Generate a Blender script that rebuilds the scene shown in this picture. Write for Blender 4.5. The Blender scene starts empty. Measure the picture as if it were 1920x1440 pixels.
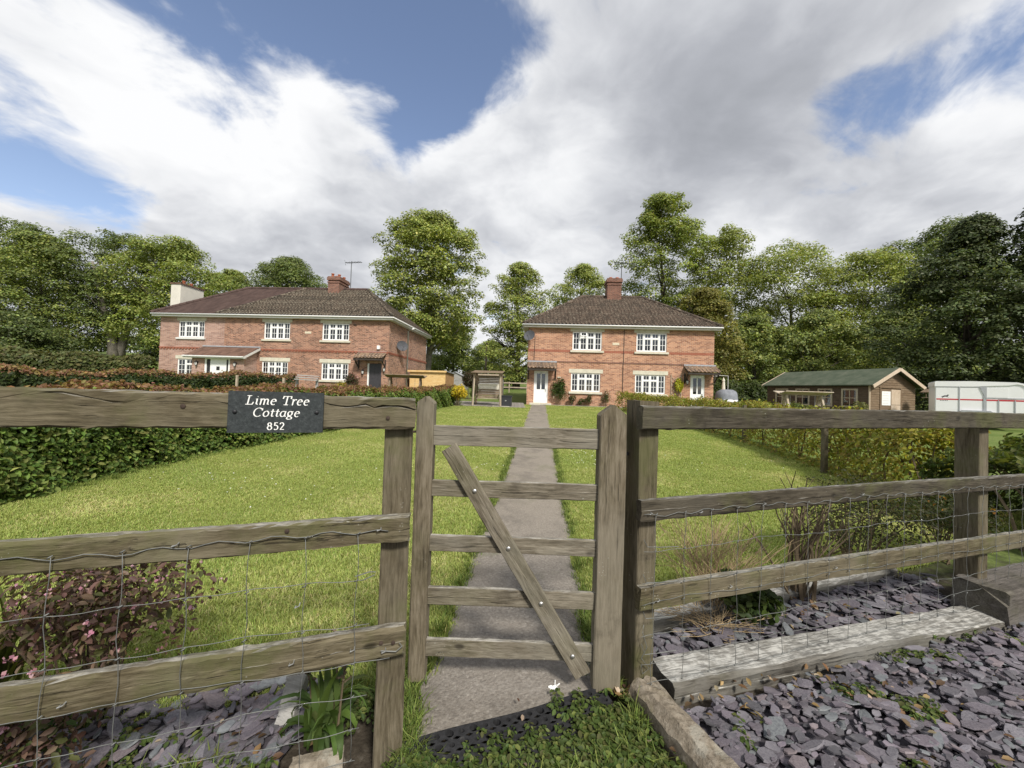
import bpy, math, random
import numpy as np
from mathutils import Matrix, Vector
rnd = random.Random(7)
rng = np.random.default_rng(11)
SC = bpy.context.scene
COL = SC.collection

# ------------------------------------------------------------------ camera
CAMZ = 1.33
cam_d = bpy.data.cameras.new('camera')
cam = bpy.data.objects.new('camera', cam_d); COL.objects.link(cam)
cam_d.sensor_width = 36.0
cam_d.lens = 36.0 * 721.0 / 1920.0
cam_d.clip_start = 0.05
cam_d.clip_end = 3000.0
cam.matrix_world = (Matrix.Translation((0, 0, CAMZ)) @ Matrix.Rotation(math.radians(91.1), 4, 'X')
                    @ Matrix.Rotation(math.radians(1.8), 4, 'Z'))
SC.camera = cam

# ------------------------------------------------------------------ sun, sky, exposure
SUN_DIR = Vector((0.30, -0.66, 0.72)).normalized()
sun_d = bpy.data.lights.new('sun', 'SUN')
sun_d.energy = 3.0
sun_d.angle = math.radians(9.0)
sun_d.color = (1.0, 0.95, 0.87)
sun = bpy.data.objects.new('sun', sun_d); COL.objects.link(sun)
sun.rotation_euler = (-SUN_DIR).to_track_quat('-Z', 'Y').to_euler()
sun.location = (8, -20, 30)
SC.view_settings.view_transform = 'Standard'
SC.view_settings.look = 'None'
SC.view_settings.gamma = 1.0
SC.view_settings.exposure = 0.68
SC.view_settings.use_curve_mapping = False

class NT:
    """tiny helper around a node tree"""
    def __init__(s, tree): s.t = tree; s.n = tree.nodes; s.l = tree.links
    def node(s, typ, **kw):
        n = s.n.new(typ)
        for k, v in kw.items(): setattr(n, k, v)
        return n
    def link(s, a, b): s.l.new(a, b)
    def put(s, sock, v):
        if v is None: return
        if hasattr(v, 'is_linked') or isinstance(v, bpy.types.NodeSocket): s.l.new(v, sock)
        else: sock.default_value = v
    def math(s, op, a, b=None, c=None, clamp=False):
        n = s.n.new('ShaderNodeMath'); n.operation = op; n.use_clamp = clamp
        s.put(n.inputs[0], a); s.put(n.inputs[1], b)
        if c is not None: s.put(n.inputs[2], c)
        return n.outputs[0]
    def vmath(s, op, a, b=None, out=0):
        n = s.n.new('ShaderNodeVectorMath'); n.operation = op
        s.put(n.inputs[0], a)
        if b is not None: s.put(n.inputs[1], b)
        return n.outputs['Value'] if op in ('DOT_PRODUCT', 'LENGTH') else n.outputs[0]
    def scale(s, a, f):
        n = s.n.new('ShaderNodeVectorMath'); n.operation = 'SCALE'; s.put(n.inputs[0], a); s.put(n.inputs[3], f)
        return n.outputs[0]
    def mapping(s, vec, scale=(1, 1, 1), loc=(0, 0, 0), rot=(0, 0, 0)):
        n = s.n.new('ShaderNodeMapping'); s.l.new(vec, n.inputs[0])
        s.put(n.inputs['Location'], loc); s.put(n.inputs['Rotation'], rot); s.put(n.inputs['Scale'], scale)
        return n.outputs[0]
    def noise(s, vec, scale=5, detail=4, rough=.55, dist=0, out=0):
        n = s.n.new('ShaderNodeTexNoise'); s.put(n.inputs['Vector'], vec)
        n.inputs['Scale'].default_value = scale; n.inputs['Detail'].default_value = detail
        n.inputs['Roughness'].default_value = rough; n.inputs['Distortion'].default_value = dist
        return n.outputs[out]
    def voro(s, vec, scale=5, feature='F1', out='Distance', rand=1):
        n = s.n.new('ShaderNodeTexVoronoi'); n.feature = feature; s.put(n.inputs['Vector'], vec)
        n.inputs['Scale'].default_value = scale; n.inputs['Randomness'].default_value = rand
        return n.outputs[out]
    def ramp(s, fac, stops, interp='LINEAR'):
        n = s.n.new('ShaderNodeValToRGB'); cr = n.color_ramp; cr.interpolation = interp
        while len(cr.elements) < len(stops): cr.elements.new(.5)
        for e, (p, c) in zip(cr.elements, stops):
            e.position = p
            e.color = (c, c, c, 1) if isinstance(c, (int, float)) else (*c, 1)
        s.l.new(fac, n.inputs[0]); return n.outputs[0]
    def mix(s, fac, a, b, mode='MIX'):
        n = s.n.new('ShaderNodeMix'); n.data_type = 'RGBA'; n.blend_type = mode
        s.put(n.inputs[0], fac)
        for i, v in ((6, a), (7, b)):
            if isinstance(v, tuple): v = (*v, 1) if len(v) == 3 else v
            s.put(n.inputs[i], v)
        return n.outputs[2]
    def smooth(s, v, lo, hi):
        n = s.n.new('ShaderNodeMapRange'); n.interpolation_type = 'SMOOTHSTEP'
        s.put(n.inputs[0], v); n.inputs[1].default_value = lo; n.inputs[2].default_value = hi
        return n.outputs[0]

# ---- world: Nishita sky behind a broken layer of cumulus
W = bpy.data.worlds.new('World'); SC.world = W; W.use_nodes = True
T = NT(W.node_tree); T.n.clear()
SKY_STRENGTH = 0.1
W.cycles.sampling_method = 'MANUAL'; W.cycles.sample_map_resolution = 512
sky = T.node('ShaderNodeTexSky', sky_type='NISHITA', sun_disc=False)
sky.sun_elevation = math.asin(SUN_DIR.z)
sky.sun_rotation = math.atan2(SUN_DIR.x, SUN_DIR.y)
sky.altitude = 100; sky.air_density = 1.0; sky.dust_density = 0.6; sky.ozone_density = 1.6
tc = T.node('ShaderNodeTexCoord'); D = T.vmath('NORMALIZE', tc.outputs['Generated'])
sp = T.node('ShaderNodeSeparateXYZ'); T.link(D, sp.inputs[0])
zz = T.math('ADD', T.math('MAXIMUM', sp.outputs[2], 0.0), 0.30)
cb = T.node('ShaderNodeCombineXYZ')
T.link(T.math('DIVIDE', sp.outputs[0], zz), cb.inputs[0]); T.link(T.math('DIVIDE', sp.outputs[1], zz), cb.inputs[1])
P = cb.outputs[0]                                     # position on the flat cloud deck
CM = cam.matrix_world.to_3x3()
def skydir(u, v):
    d = CM @ Vector(((u - 960) / 721., -(v - 720) / 721., -1)); return tuple(d.normalized())
def bump(u, v, k):                                    # soft bump around one direction of the sky
    dt = T.vmath('DOT_PRODUCT', D, skydir(u, v))
    return T.math('EXPONENT', T.math('MULTIPLY', T.math('SUBTRACT', dt, 1.0), k))
def bumps(lst):
    acc = None
    for (u, v, k, w) in lst:
        b = T.math('MULTIPLY', bump(u, v, k), w)
        acc = b if acc is None else T.math('ADD', acc, b)
    return acc
warp = T.scale(T.vmath('SUBTRACT', T.noise(P, 1.3, 3, .55, out=1), (.5, .5, .5)), 0.42)
Pw = T.vmath('ADD', P, warp)
def puffs(p, det):                                    # billowing heaps on top of a soft large-scale field
    base = T.noise(p, 1.5, det, .60)
    bil = T.math('ABSOLUTE', T.math('SUBTRACT', T.noise(T.vmath('ADD', p, (5.2, 2.9, 0)), 2.7, det - 2, .52), .5))
    return T.math('ADD', base, T.math('MULTIPLY', T.math('SUBTRACT', bil, .09), .62))
n1 = puffs(Pw, 8)
SH = Vector((SUN_DIR.x, SUN_DIR.y, 0)).normalized() * .09
n1s = puffs(T.vmath('ADD', Pw, tuple(SH)), 5)
gaps = bumps([(60, -60, 60, .26), (300, -40, 60, .30), (560, 0, 80, .38), (700, 80, 120, .32), (840, 60, 100, .34), (820, 190, 200, .34), (930, 100, 200, .16), (380, 20, 200, .16),
              (110, 345, 150, .40), (20, 310, 300, .18), (210, 400, 420, .24), (1590, 200, 330, .36), (1530, 250, 420, .20), (1740, 145, 300, .26), (1890, 90, 200, .30), (770, 265, 700, .22), (1010, 90, 420, .08),
              (1330, -200, 40, .10),
              (430, 270, 34, -.24), (170, 170, 90, -.14), (520, 380, 40, -.20), (1000, 370, 30, -.24), (1280, 190, 40, -.26), (1750, 350, 40, -.24), (1400, 420, 30, -.24), (60, 540, 60, -.2), (620, 200, 500, -.10), (1430, 60, 60, -.16)])
rag = T.math('MULTIPLY_ADD', T.noise(T.vmath('ADD', Pw, (1.7, 4.4, 0)), 3.6, 6, .6), 1.5, .25)
gaps = T.math('MULTIPLY', gaps, rag)
dens = T.math('SUBTRACT', T.math('MULTIPLY_ADD', T.math('SUBTRACT', n1, .5), 2.0, .585), gaps)
dens = T.math('ADD', dens, T.math('MULTIPLY', T.math('SUBTRACT', T.noise(Pw, 5.0, 6, .62), .5), .75))
cover = T.smooth(dens, 0.14, 0.52)
# light on the heaps: the side turned to the sun is white, thick middles seen from below are grey
relief = T.math('MULTIPLY', T.math('SUBTRACT', n1s, n1), 1.25)
soft = T.math('MULTIPLY', T.math('SUBTRACT', T.noise(T.vmath('ADD', Pw, (9.3, 1.2, 0)), 1.35, 8, .58), .5), 1.6)
thick = T.math('ADD', T.math('ADD', T.math('ADD', T.math('MULTIPLY', T.math('SUBTRACT', dens, .60), .22), relief), soft),
               bumps([(1480, 40, 60, .32), (1330, 230, 70, .26), (1640, 330, 120, .14), (1150, 420, 90, .14), (1700, 430, 80, .12), (620, 480, 70, .14), (1080, 130, 90, .10), (330, 480, 120, .10), (960, 420, 200, .08), (60, 80, 140, .10),
                      (420, 250, 80, -.26), (120, 170, 80, -.06), (1820, 240, 110, -.30), (860, 320, 140, -.14), (560, 220, 150, -.16), (1050, 330, 220, -.10), (250, 230, 160, -.12)]))
cloudc = T.ramp(T.math('ADD', thick, .30), [(0.0, (.94, .945, .955)), (.20, (.84, .85, .87)), (.45, (.63, .645, .68)), (.75, (.44, .455, .495)), (1.0, (.36, .375, .41))])
CLOUD = 0.655
skyblue = T.mix(1.0, sky.outputs[0], (1.32, 1.16, 1.10), 'MULTIPLY')
col = T.mix(cover, skyblue, T.scale(cloudc, CLOUD / SKY_STRENGTH))
bg = T.node('ShaderNodeBackground'); bg.inputs[1].default_value = SKY_STRENGTH
T.link(col, bg.inputs[0])
wo = T.node('ShaderNodeOutputWorld'); T.link(bg.outputs[0], wo.inputs[0])

# ------------------------------------------------------------------ materials
MATS = {}
def new_mat(name):
    m = bpy.data.materials.new(name); m.use_nodes = True; MATS[name] = m
    t = NT(m.node_tree); t.n.clear()
    out = t.node('ShaderNodeOutputMaterial'); b = t.node('ShaderNodeBsdfPrincipled')
    t.link(b.outputs[0], out.inputs[0])
    return m, t, b, out
def setp(t, b, col=None, rough=.7, spec=.3, metal=0, bumpv=None, bstr=.4, bdist=.01):
    if col is not None:
        if isinstance(col, tuple): col = (*col, 1)
        t.put(b.inputs['Base Color'], col)
    t.put(b.inputs['Roughness'], rough); b.inputs['Specular IOR Level'].default_value = spec
    b.inputs['Metallic'].default_value = metal
    if bumpv is not None:
        bn = t.node('ShaderNodeBump'); bn.inputs['Strength'].default_value = bstr; bn.inputs['Distance'].default_value = bdist
        t.link(bumpv, bn.inputs['Height']); t.link(bn.outputs[0], b.inputs['Normal'])
def objcoord(t, rand=True):
    c = t.node('ShaderNodeTexCoord').outputs['Object']
    if rand:
        oi = t.node('ShaderNodeObjectInfo').outputs['Random']
        c = t.vmath('ADD', c, t.scale((13.1, 7.3, 5.7), t.math('MULTIPLY', oi, 9.0)))
    return c
def plain(name, col, rough=.6, spec=.3, metal=0, var=.18, scale=8, bstr=.15):
    m, t, b, o = new_mat(name)
    c = objcoord(t); n = t.noise(c, scale, 5, .6)
    lo = tuple(x * (1 - var) for x in col); hi = tuple(min(1, x * (1 + var)) for x in col)
    setp(t, b, t.ramp(n, [(.3, lo), (.7, hi)]), rough, spec, metal, t.noise(c, scale * 6, 3, .6), bstr, .004)
    return m
def wood(name, dark, mid, light, axis='X', moss=0.0, mosscol=(.085, .09, .032), pale=0.0, fine=1.0, rough=.85, crack=.385, bleach=None):
    m, t, b, o = new_mat(name)
    c = objcoord(t)
    st = {'X': (2.6, 26, 26), 'Y': (26, 2.6, 26), 'Z': (26, 26, 2.6)}[axis]
    st = tuple(x * fine for x in st)
    w = t.scale(t.vmath('SUBTRACT', t.noise(c, 3.0, 2, .5, out=1), (.5, .5, .5)), .035)
    cw = t.vmath('ADD', c, w)
    g1 = t.noise(t.mapping(cw, st), 1.0, 5, .62)
    g2 = t.noise(t.mapping(cw, tuple(x * 4.2 for x in st)), 1.0, 4, .65)
    g = t.math('ADD', t.math('MULTIPLY', g1, .46), t.math('MULTIPLY', g2, .54))
    colr = t.ramp(g, [(.33, dark), (.47, mid), (.65, light)])
    big = t.noise(c, 2.6, 5, .6)
    colr = t.mix(t.smooth(big, .42, .70), colr, t.mix(.55, colr, light), 'MIX')
    if moss > 0:
        mm = t.noise(t.vmath('ADD', c, (4., 9., 2.)), 3.4, 6, .65)
        colr = t.mix(t.math('MULTIPLY', t.smooth(mm, .46, .68), moss), colr, mosscol)
    # lichen flecks and knots
    fl = t.voro(c, 60, 'F1'); fm = t.noise(c, 7, 3, .6)
    fleck = t.math('MULTIPLY', t.math('LESS_THAN', fl, .16), t.smooth(fm, .56, .70))
    colr = t.mix(t.math('MULTIPLY', fleck, .55 + pale * .3), colr, (.42, .42, .38))
    kn = t.voro(t.mapping(c, tuple({'X': (2.6, 5, 5), 'Y': (5, 2.6, 5), 'Z': (5, 5, 2.6)}[axis])), 1.0, 'F1')
    colr = t.mix(t.math('MULTIPLY', t.math('MULTIPLY', t.math('SUBTRACT', 1.0, t.smooth(kn, .035, .085)), t.math('GREATER_THAN', t.noise(c, 1.7, 1, .5), .5)), .75), colr, tuple(x * .35 for x in dark))
    ck = t.noise(t.mapping(cw, tuple(x * (.75 if x < 5 else 3.2) for x in st)), 1.0, 3, .6)
    crk = t.math('MULTIPLY', t.math('SUBTRACT', 1.0, t.smooth(ck, crack - .085, crack)), t.smooth(t.noise(c, 3.1, 3, .6), .36, .58))
    colr = t.mix(t.math('MULTIPLY', crk, .7), colr, tuple(x * .45 for x in dark))
    wash = t.noise(t.vmath('ADD', c, (7.7, 1.1, 3.3)), 1.6, 6, .62)
    colr = t.mix(t.math('MULTIPLY', t.smooth(wash, .44, .68), .55), colr, tuple(.5 * (a_ + b_) * k_ for a_, b_, k_ in zip(light, light, (.95, 1.0, 1.06))))
    colr = t.mix(t.math('MULTIPLY', t.smooth(t.noise(t.vmath('ADD', c, (2.2, 8.1, 6.3)), 4.2, 5, .65), .55, .72), .5), colr, tuple(x * .8 for x in dark))
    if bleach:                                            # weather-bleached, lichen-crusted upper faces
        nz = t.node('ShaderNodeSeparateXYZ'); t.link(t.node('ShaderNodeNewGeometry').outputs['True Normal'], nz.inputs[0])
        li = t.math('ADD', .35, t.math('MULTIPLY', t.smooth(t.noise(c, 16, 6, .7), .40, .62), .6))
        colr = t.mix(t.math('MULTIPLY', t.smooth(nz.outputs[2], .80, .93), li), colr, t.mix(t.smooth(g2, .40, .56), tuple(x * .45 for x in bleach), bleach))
    bv = t.math('SUBTRACT', t.math('ADD', t.math('MULTIPLY', g1, .5), t.math('MULTIPLY', g2, .7)), t.math('MULTIPLY', crk, .8))
    setp(t, b, colr, rough, .2, 0, bv, .75, .006)
    return m
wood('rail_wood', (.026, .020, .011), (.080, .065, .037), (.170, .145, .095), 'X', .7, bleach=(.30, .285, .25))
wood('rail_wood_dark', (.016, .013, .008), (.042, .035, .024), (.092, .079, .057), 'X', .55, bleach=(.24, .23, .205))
wood('post_wood', (.030, .024, .014), (.088, .072, .045), (.165, .140, .097), 'Z', .6)
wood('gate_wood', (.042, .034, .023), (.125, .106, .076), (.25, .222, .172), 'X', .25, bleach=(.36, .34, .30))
wood('gate_wood_up', (.042, .033, .020), (.122, .10, .066), (.225, .192, .14), 'Z', .22)
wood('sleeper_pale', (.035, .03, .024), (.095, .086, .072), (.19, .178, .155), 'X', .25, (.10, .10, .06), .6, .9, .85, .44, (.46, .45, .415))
wood('sleeper_dark', (.030, .026, .022), (.075, .066, .056), (.145, .13, .115), 'X', .2)
wood('shed_grey', (.15, .14, .13), (.29, .28, .265), (.40, .39, .37), 'X', .1)
wood('shed_new', (.50, .30, .11), (.66, .43, .18), (.78, .56, .28), 'X', 0.0)
wood('shed_side', (.22, .12, .055), (.33, .19, .09), (.42, .26, .13), 'Y', 0.0)
wood('cabin_dark', (.045, .030, .022), (.085, .058, .042), (.125, .09, .065), 'Y', .1)
wood('cabin_brown', (.095, .062, .036), (.155, .106, .066), (.22, .16, .105), 'X', .1)
wood('cabin_pale', (.34, .26, .18), (.47, .37, .27), (.56, .46, .36), 'Z', .05)
wood('bench_wood', (.085, .06, .04), (.19, .14, .095), (.30, .23, .165), 'X', .1)
wood('bench_pale', (.22, .17, .12), (.36, .29, .215), (.47, .40, .31), 'X', .05)
wood('dark_timber', (.02, .016, .014), (.04, .033, .028), (.065, .055, .048), 'X', 0.0)
plain('white_upvc', (.80, .80, .79), .35, .4, var=.03)
plain('white_gutter', (.66, .66, .635), .4, .4, var=.05)
plain('soffit_cream', (.52, .50, .45), .6, .3, var=.06)
plain('black_frame', (.022, .022, .024), .5, .4)
plain('dark_door', (.045, .042, .048), .4, .4)
plain('stone_lintel', (.56, .53, .43), .85, .2, var=.14, scale=5, bstr=.3)
plain('render_cream', (.62, .59, .52), .9, .15, var=.08, scale=2, bstr=.2)
plain('slate_dust', (.055, .05, .058), .9, .2, var=.4, scale=30, bstr=.6)
plain('terracotta', (.42, .14, .075), .75, .25, var=.2)
plain('lead', (.33, .34, .36), .55, .4, var=.12)
plain('aerial_grey', (.10, .105, .11), .6, .4, .3, var=.1)
plain('galv', (.42, .43, .42), .45, .5, .6, var=.15, scale=30)
plain('wire', (.17, .175, .165), .6, .4, .4, var=.25, scale=25)
plain('bolt_steel', (.62, .61, .58), .32, .5, .9, var=.12, scale=60)
plain('rust', (.06, .042, .032), .8, .3, .2, var=.3, scale=60)
plain('dish_grey', (.085, .088, .098), .75, .25, 0)
plain('trailer_white', (.80, .80, .80), .3, .5, var=.03, scale=2)
plain('trailer_grey', (.40, .41, .43), .45, .4, .2, var=.08)
plain('red_stripe', (.52, .045, .055), .4, .4, var=.08)
plain('print_dark', (.05, .045, .05), .6, .3)
plain('tyre', (.025, .025, .025), .9, .2)
plain('box_black', (.030, .032, .037), .6, .3, var=.1)
plain('cover_grey', (.20, .21, .235), .85, .2, var=.2, scale=4, bstr=.3)
plain('cream_cloth', (.66, .62, .52), .9, .15, var=.1)
plain('pot_blue', (.03, .04, .10), .3, .5)
plain('paper', (.78, .77, .74), .8, .2, var=.06, scale=14)
plain('slate_sign_edge', (.10, .115, .115), .6, .3)
plain('letter_white', (.80, .80, .76), .6, .3, var=.06)
plain('curtain', (.60, .59, .57), .95, .1, var=.15, scale=3)
plain('room_dark', (.06, .057, .053), .95, .1)
plain('bark_grey', (.115, .105, .085), .95, .1, var=.4, scale=3, bstr=.6)
plain('bark_pale', (.21, .19, .16), .95, .1, var=.35, scale=2.5, bstr=.6)
plain('bark_dark', (.055, .045, .035), .95, .1, var=.4, scale=4, bstr=.6)
plain('twig', (.13, .10, .065), .9, .15, var=.35, scale=12)
plain('twig_dry', (.30, .225, .13), .9, .15, var=.3, scale=12)
plain('dropping_white', (.80, .80, .77), .8, .2, var=.05)
plain('pole_wood', (.12, .10, .08), .9, .15, var=.3, scale=4)
plain('plaque_stone', (.62, .55, .42), .9, .2, var=.2, scale=20)

def brick_mat(name, c1, c2, mortar, red=None, bias=0.0, w=.225, h=.075):
    m, t, b, o = new_mat(name)
    uv = t.node('ShaderNodeTexCoord').outputs['UV']
    br = t.node('ShaderNodeTexBrick')
    br.inputs['Scale'].default_value = 1.0
    br.inputs['Brick Width'].default_value = w; br.inputs['Row Height'].default_value = h
    br.inputs['Mortar Size'].default_value = .0075; br.inputs['Mortar Smooth'].default_value = .2
    br.inputs['Bias'].default_value = bias; br.offset = .5
    br.inputs['Color1'].default_value = (*c1, 1); br.inputs['Color2'].default_value = (*c2, 1)
    br.inputs['Mortar'].default_value = (*mortar, 1)
    t.link(uv, br.inputs['Vector'])
    big = t.noise(uv, .55, 5, .6)
    mid = t.noise(uv, 4.0, 4, .6)
    c = t.mix(t.smooth(big, .38, .66), br.outputs[0], t.mix(1.0, br.outputs[0], (.84, .81, .79), 'MULTIPLY'))
    c = t.mix(t.math('MULTIPLY', t.smooth(t.noise(t.mapping(uv, (2.2, .5, 1)), 1.0, 5, .6), .54, .74), .2), c, t.mix(1.0, c, (1.2, 1.22, 1.22), 'MULTIPLY'))
    c = t.mix(t.math('MULTIPLY', t.smooth(mid, .5, .75), .2), c, tuple(x * 1.1 for x in c1))
    hgt = t.math('SUBTRACT', 1.0, br.outputs[1])
    setp(t, b, c, .88, .2, 0, t.math('ADD', hgt, t.math('MULTIPLY', t.noise(uv, 60, 3, .6), .35)), .5, .012)
    return m
brick_mat('brick_right', (.52, .27, .165), (.23, .095, .06), (.54, .46, .36), bias=-.1)
brick_mat('brick_left', (.43, .22, .145), (.15, .068, .048), (.46, .40, .325), bias=-.05)
brick_mat('brick_wing', (.46, .285, .225), (.25, .135, .108), (.48, .44, .39), bias=-.15, w=.3)
brick_mat('brick_red', (.36, .125, .08), (.30, .10, .062), (.33, .20, .145))
brick_mat('brick_chimney', (.27, .13, .09), (.15, .07, .052), (.28, .24, .2))

def tile_mat(name, base, dark, lich, lamt, bstr=.5):
    m, t, b, o = new_mat(name)
    uv = t.node('ShaderNodeTexCoord').outputs['UV']
    cell = t.voro(t.mapping(uv, (4.7, 3.1, 1)), 1.0, 'F1', 'Color', .15)
    sep = t.node('ShaderNodeSeparateColor'); t.link(cell, sep.inputs[0])
    c = t.mix(t.smooth(sep.outputs[0], .1, .9), dark, base)
    big = t.noise(uv, 1.4, 6, .65)
    c = t.mix(t.math('MULTIPLY', t.smooth(big, .4, .7), .5), c, dark)
    sp1 = t.noise(uv, 9.0, 5, .7); sp2 = t.noise(uv, 3.2, 5, .65)
    f = t.math('MULTIPLY', t.smooth(sp1, .5, .66), t.smooth(sp2, .36, .6))
    c = t.mix(t.math('MULTIPLY', f, lamt), c, lich)
    setp(t, b, c, .9, .15, 0, t.noise(uv, 40, 4, .7), bstr, .01)
    return m
tile_mat('tile_right', (.125, .092, .07), (.05, .039, .031), (.36, .315, .245), .85)
tile_mat('tile_mossy', (.105, .08, .06), (.035, .03, .024), (.46, .41, .315), 1.0)
tile_mat('tile_new', (.105, .071, .062), (.068, .046, .041), (.22, .17, .14), .15)
tile_mat('tile_canopy', (.30, .20, .13), (.10, .075, .06), (.42, .38, .31), .6)
tile_mat('tile_porch', (.19, .115, .085), (.115, .07, .053), (.30, .22, .17), .2)

def felt():
    m, t, b, o = new_mat('felt_green')
    c = objcoord(t, False)
    n = t.noise(c, 2.2, 6, .65)
    setp(t, b, t.ramp(n, [(.3, (.055, .072, .048)), (.55, (.085, .10, .07)), (.75, (.125, .132, .098))]), .95, .1, 0, t.noise(c, 80, 3, .7), .4, .005)
felt()
def glass():
    m, t, b, o = new_mat('window_glass')
    t.n.remove(b)
    tr = t.node('ShaderNodeBsdfTransparent'); tr.inputs[0].default_value = (.45, .50, .50, 1)
    gl = t.node('ShaderNodeBsdfGlossy'); gl.inputs['Roughness'].default_value = .02; gl.inputs[0].default_value = (.75, .78, .82, 1)
    fr = t.node('ShaderNodeFresnel'); fr.inputs[0].default_value = 1.52
    mx = t.node('ShaderNodeMixShader'); t.link(t.math('ADD', fr.outputs[0], .06), mx.inputs[0])
    t.link(tr.outputs[0], mx.inputs[1]); t.link(gl.outputs[0], mx.inputs[2]); t.link(mx.outputs[0], o.inputs[0])
glass()
def leafmat(name, trans=.42, rough=.55, spec=.25, tint=(1, 1, 1)):
    m, t, b, o = new_mat(name)
    at = t.node('ShaderNodeAttribute'); at.attribute_name = 'Col'
    c = t.mix(1.0, at.outputs[0], tint, 'MULTIPLY')
    setp(t, b, c, rough, spec)
    tl = t.node('ShaderNodeBsdfTranslucent'); t.link(t.mix(1.0, c, (1.2, 1.2, .55), 'MULTIPLY'), tl.inputs[0])
    mx = t.node('ShaderNodeMixShader'); mx.inputs[0].default_value = trans
    t.link(b.outputs[0], mx.inputs[1]); t.link(tl.outputs[0], mx.inputs[2]); t.link(mx.outputs[0], o.inputs[0])
    return m
leafmat('leaf'); leafmat('tree_leaf', .33, .5, .3); leafmat('grass_blade', .3, .6, .2); leafmat('petal', .25, .6, .2)

# ------------------------------------------------------------------ mesh helpers
def make_mesh(name, V, F, mat, uv=True, smooth=False, colors=None):
    """F: list of index tuples, or an (n,k) int array"""
    me = bpy.data.meshes.new(name)
    V = np.asarray(V, dtype=np.float32)
    if isinstance(F, np.ndarray):
        n, k = F.shape
        me.vertices.add(len(V)); me.vertices.foreach_set('co', V.ravel())
        me.loops.add(n * k); me.loops.foreach_set('vertex_index', F.astype(np.int32).ravel())
        me.polygons.add(n); me.polygons.foreach_set('loop_start', np.arange(0, n * k, k, dtype=np.int32))
        me.update(calc_edges=True)
    else:
        me.from_pydata([tuple(map(float, v)) for v in V], [], [tuple(int(i) for i in f) for f in F])
        me.update()
    if mat:
        me.materials.append(MATS[mat] if isinstance(mat, str) else mat)
    if smooth: me.polygons.foreach_set('use_smooth', np.ones(len(me.polygons), dtype=bool))
    if uv and len(me.polygons):
        nl = len(me.loops); vi = np.empty(nl, dtype=np.int32); me.loops.foreach_get('vertex_index', vi)
        nrm = np.empty(len(me.polygons) * 3, dtype=np.float32); me.polygons.foreach_get('normal', nrm); nrm = np.abs(nrm.reshape(-1, 3))
        tot = np.empty(len(me.polygons), dtype=np.int32); me.polygons.foreach_get('loop_total', tot)
        ax = np.repeat(np.argmax(nrm * np.array([1, 1, .72]), axis=1), tot)
        co = V[vi]
        U = np.where(ax == 0, co[:, 1], co[:, 0]); Vv = np.where(ax == 2, co[:, 1], co[:, 2])
        lay = me.uv_layers.new(name='UVMap'); lay.data.foreach_set('uv', np.stack([U, Vv], 1).astype(np.float32).ravel())
    if colors is not None:
        a = me.color_attributes.new('Col', 'FLOAT_COLOR', 'POINT')
        c4 = np.ones((len(V), 4), dtype=np.float32); c4[:, :3] = colors
        a.data.foreach_set('color', c4.ravel())
    return me
def link(name, me, parent=None, loc=None, rz=None, rot=None):
    o = bpy.data.objects.new(name, me); COL.objects.link(o)
    if parent: o.parent = parent
    if loc is not None: o.location = loc
    if rz is not None: o.rotation_euler = (0, 0, rz)
    if rot is not None: o.rotation_euler = rot
    return o
def tag(o, label=None, cat=None, group=None, kind=None):
    if label: o['label'] = label
    if cat: o['category'] = cat
    if group: o['group'] = group
    if kind: o['kind'] = kind
    return o
def thing(name, label, cat, loc=(0, 0, 0), rz=0, group=None):
    return tag(link(name, None, None, loc, rz), label, cat, group)

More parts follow.
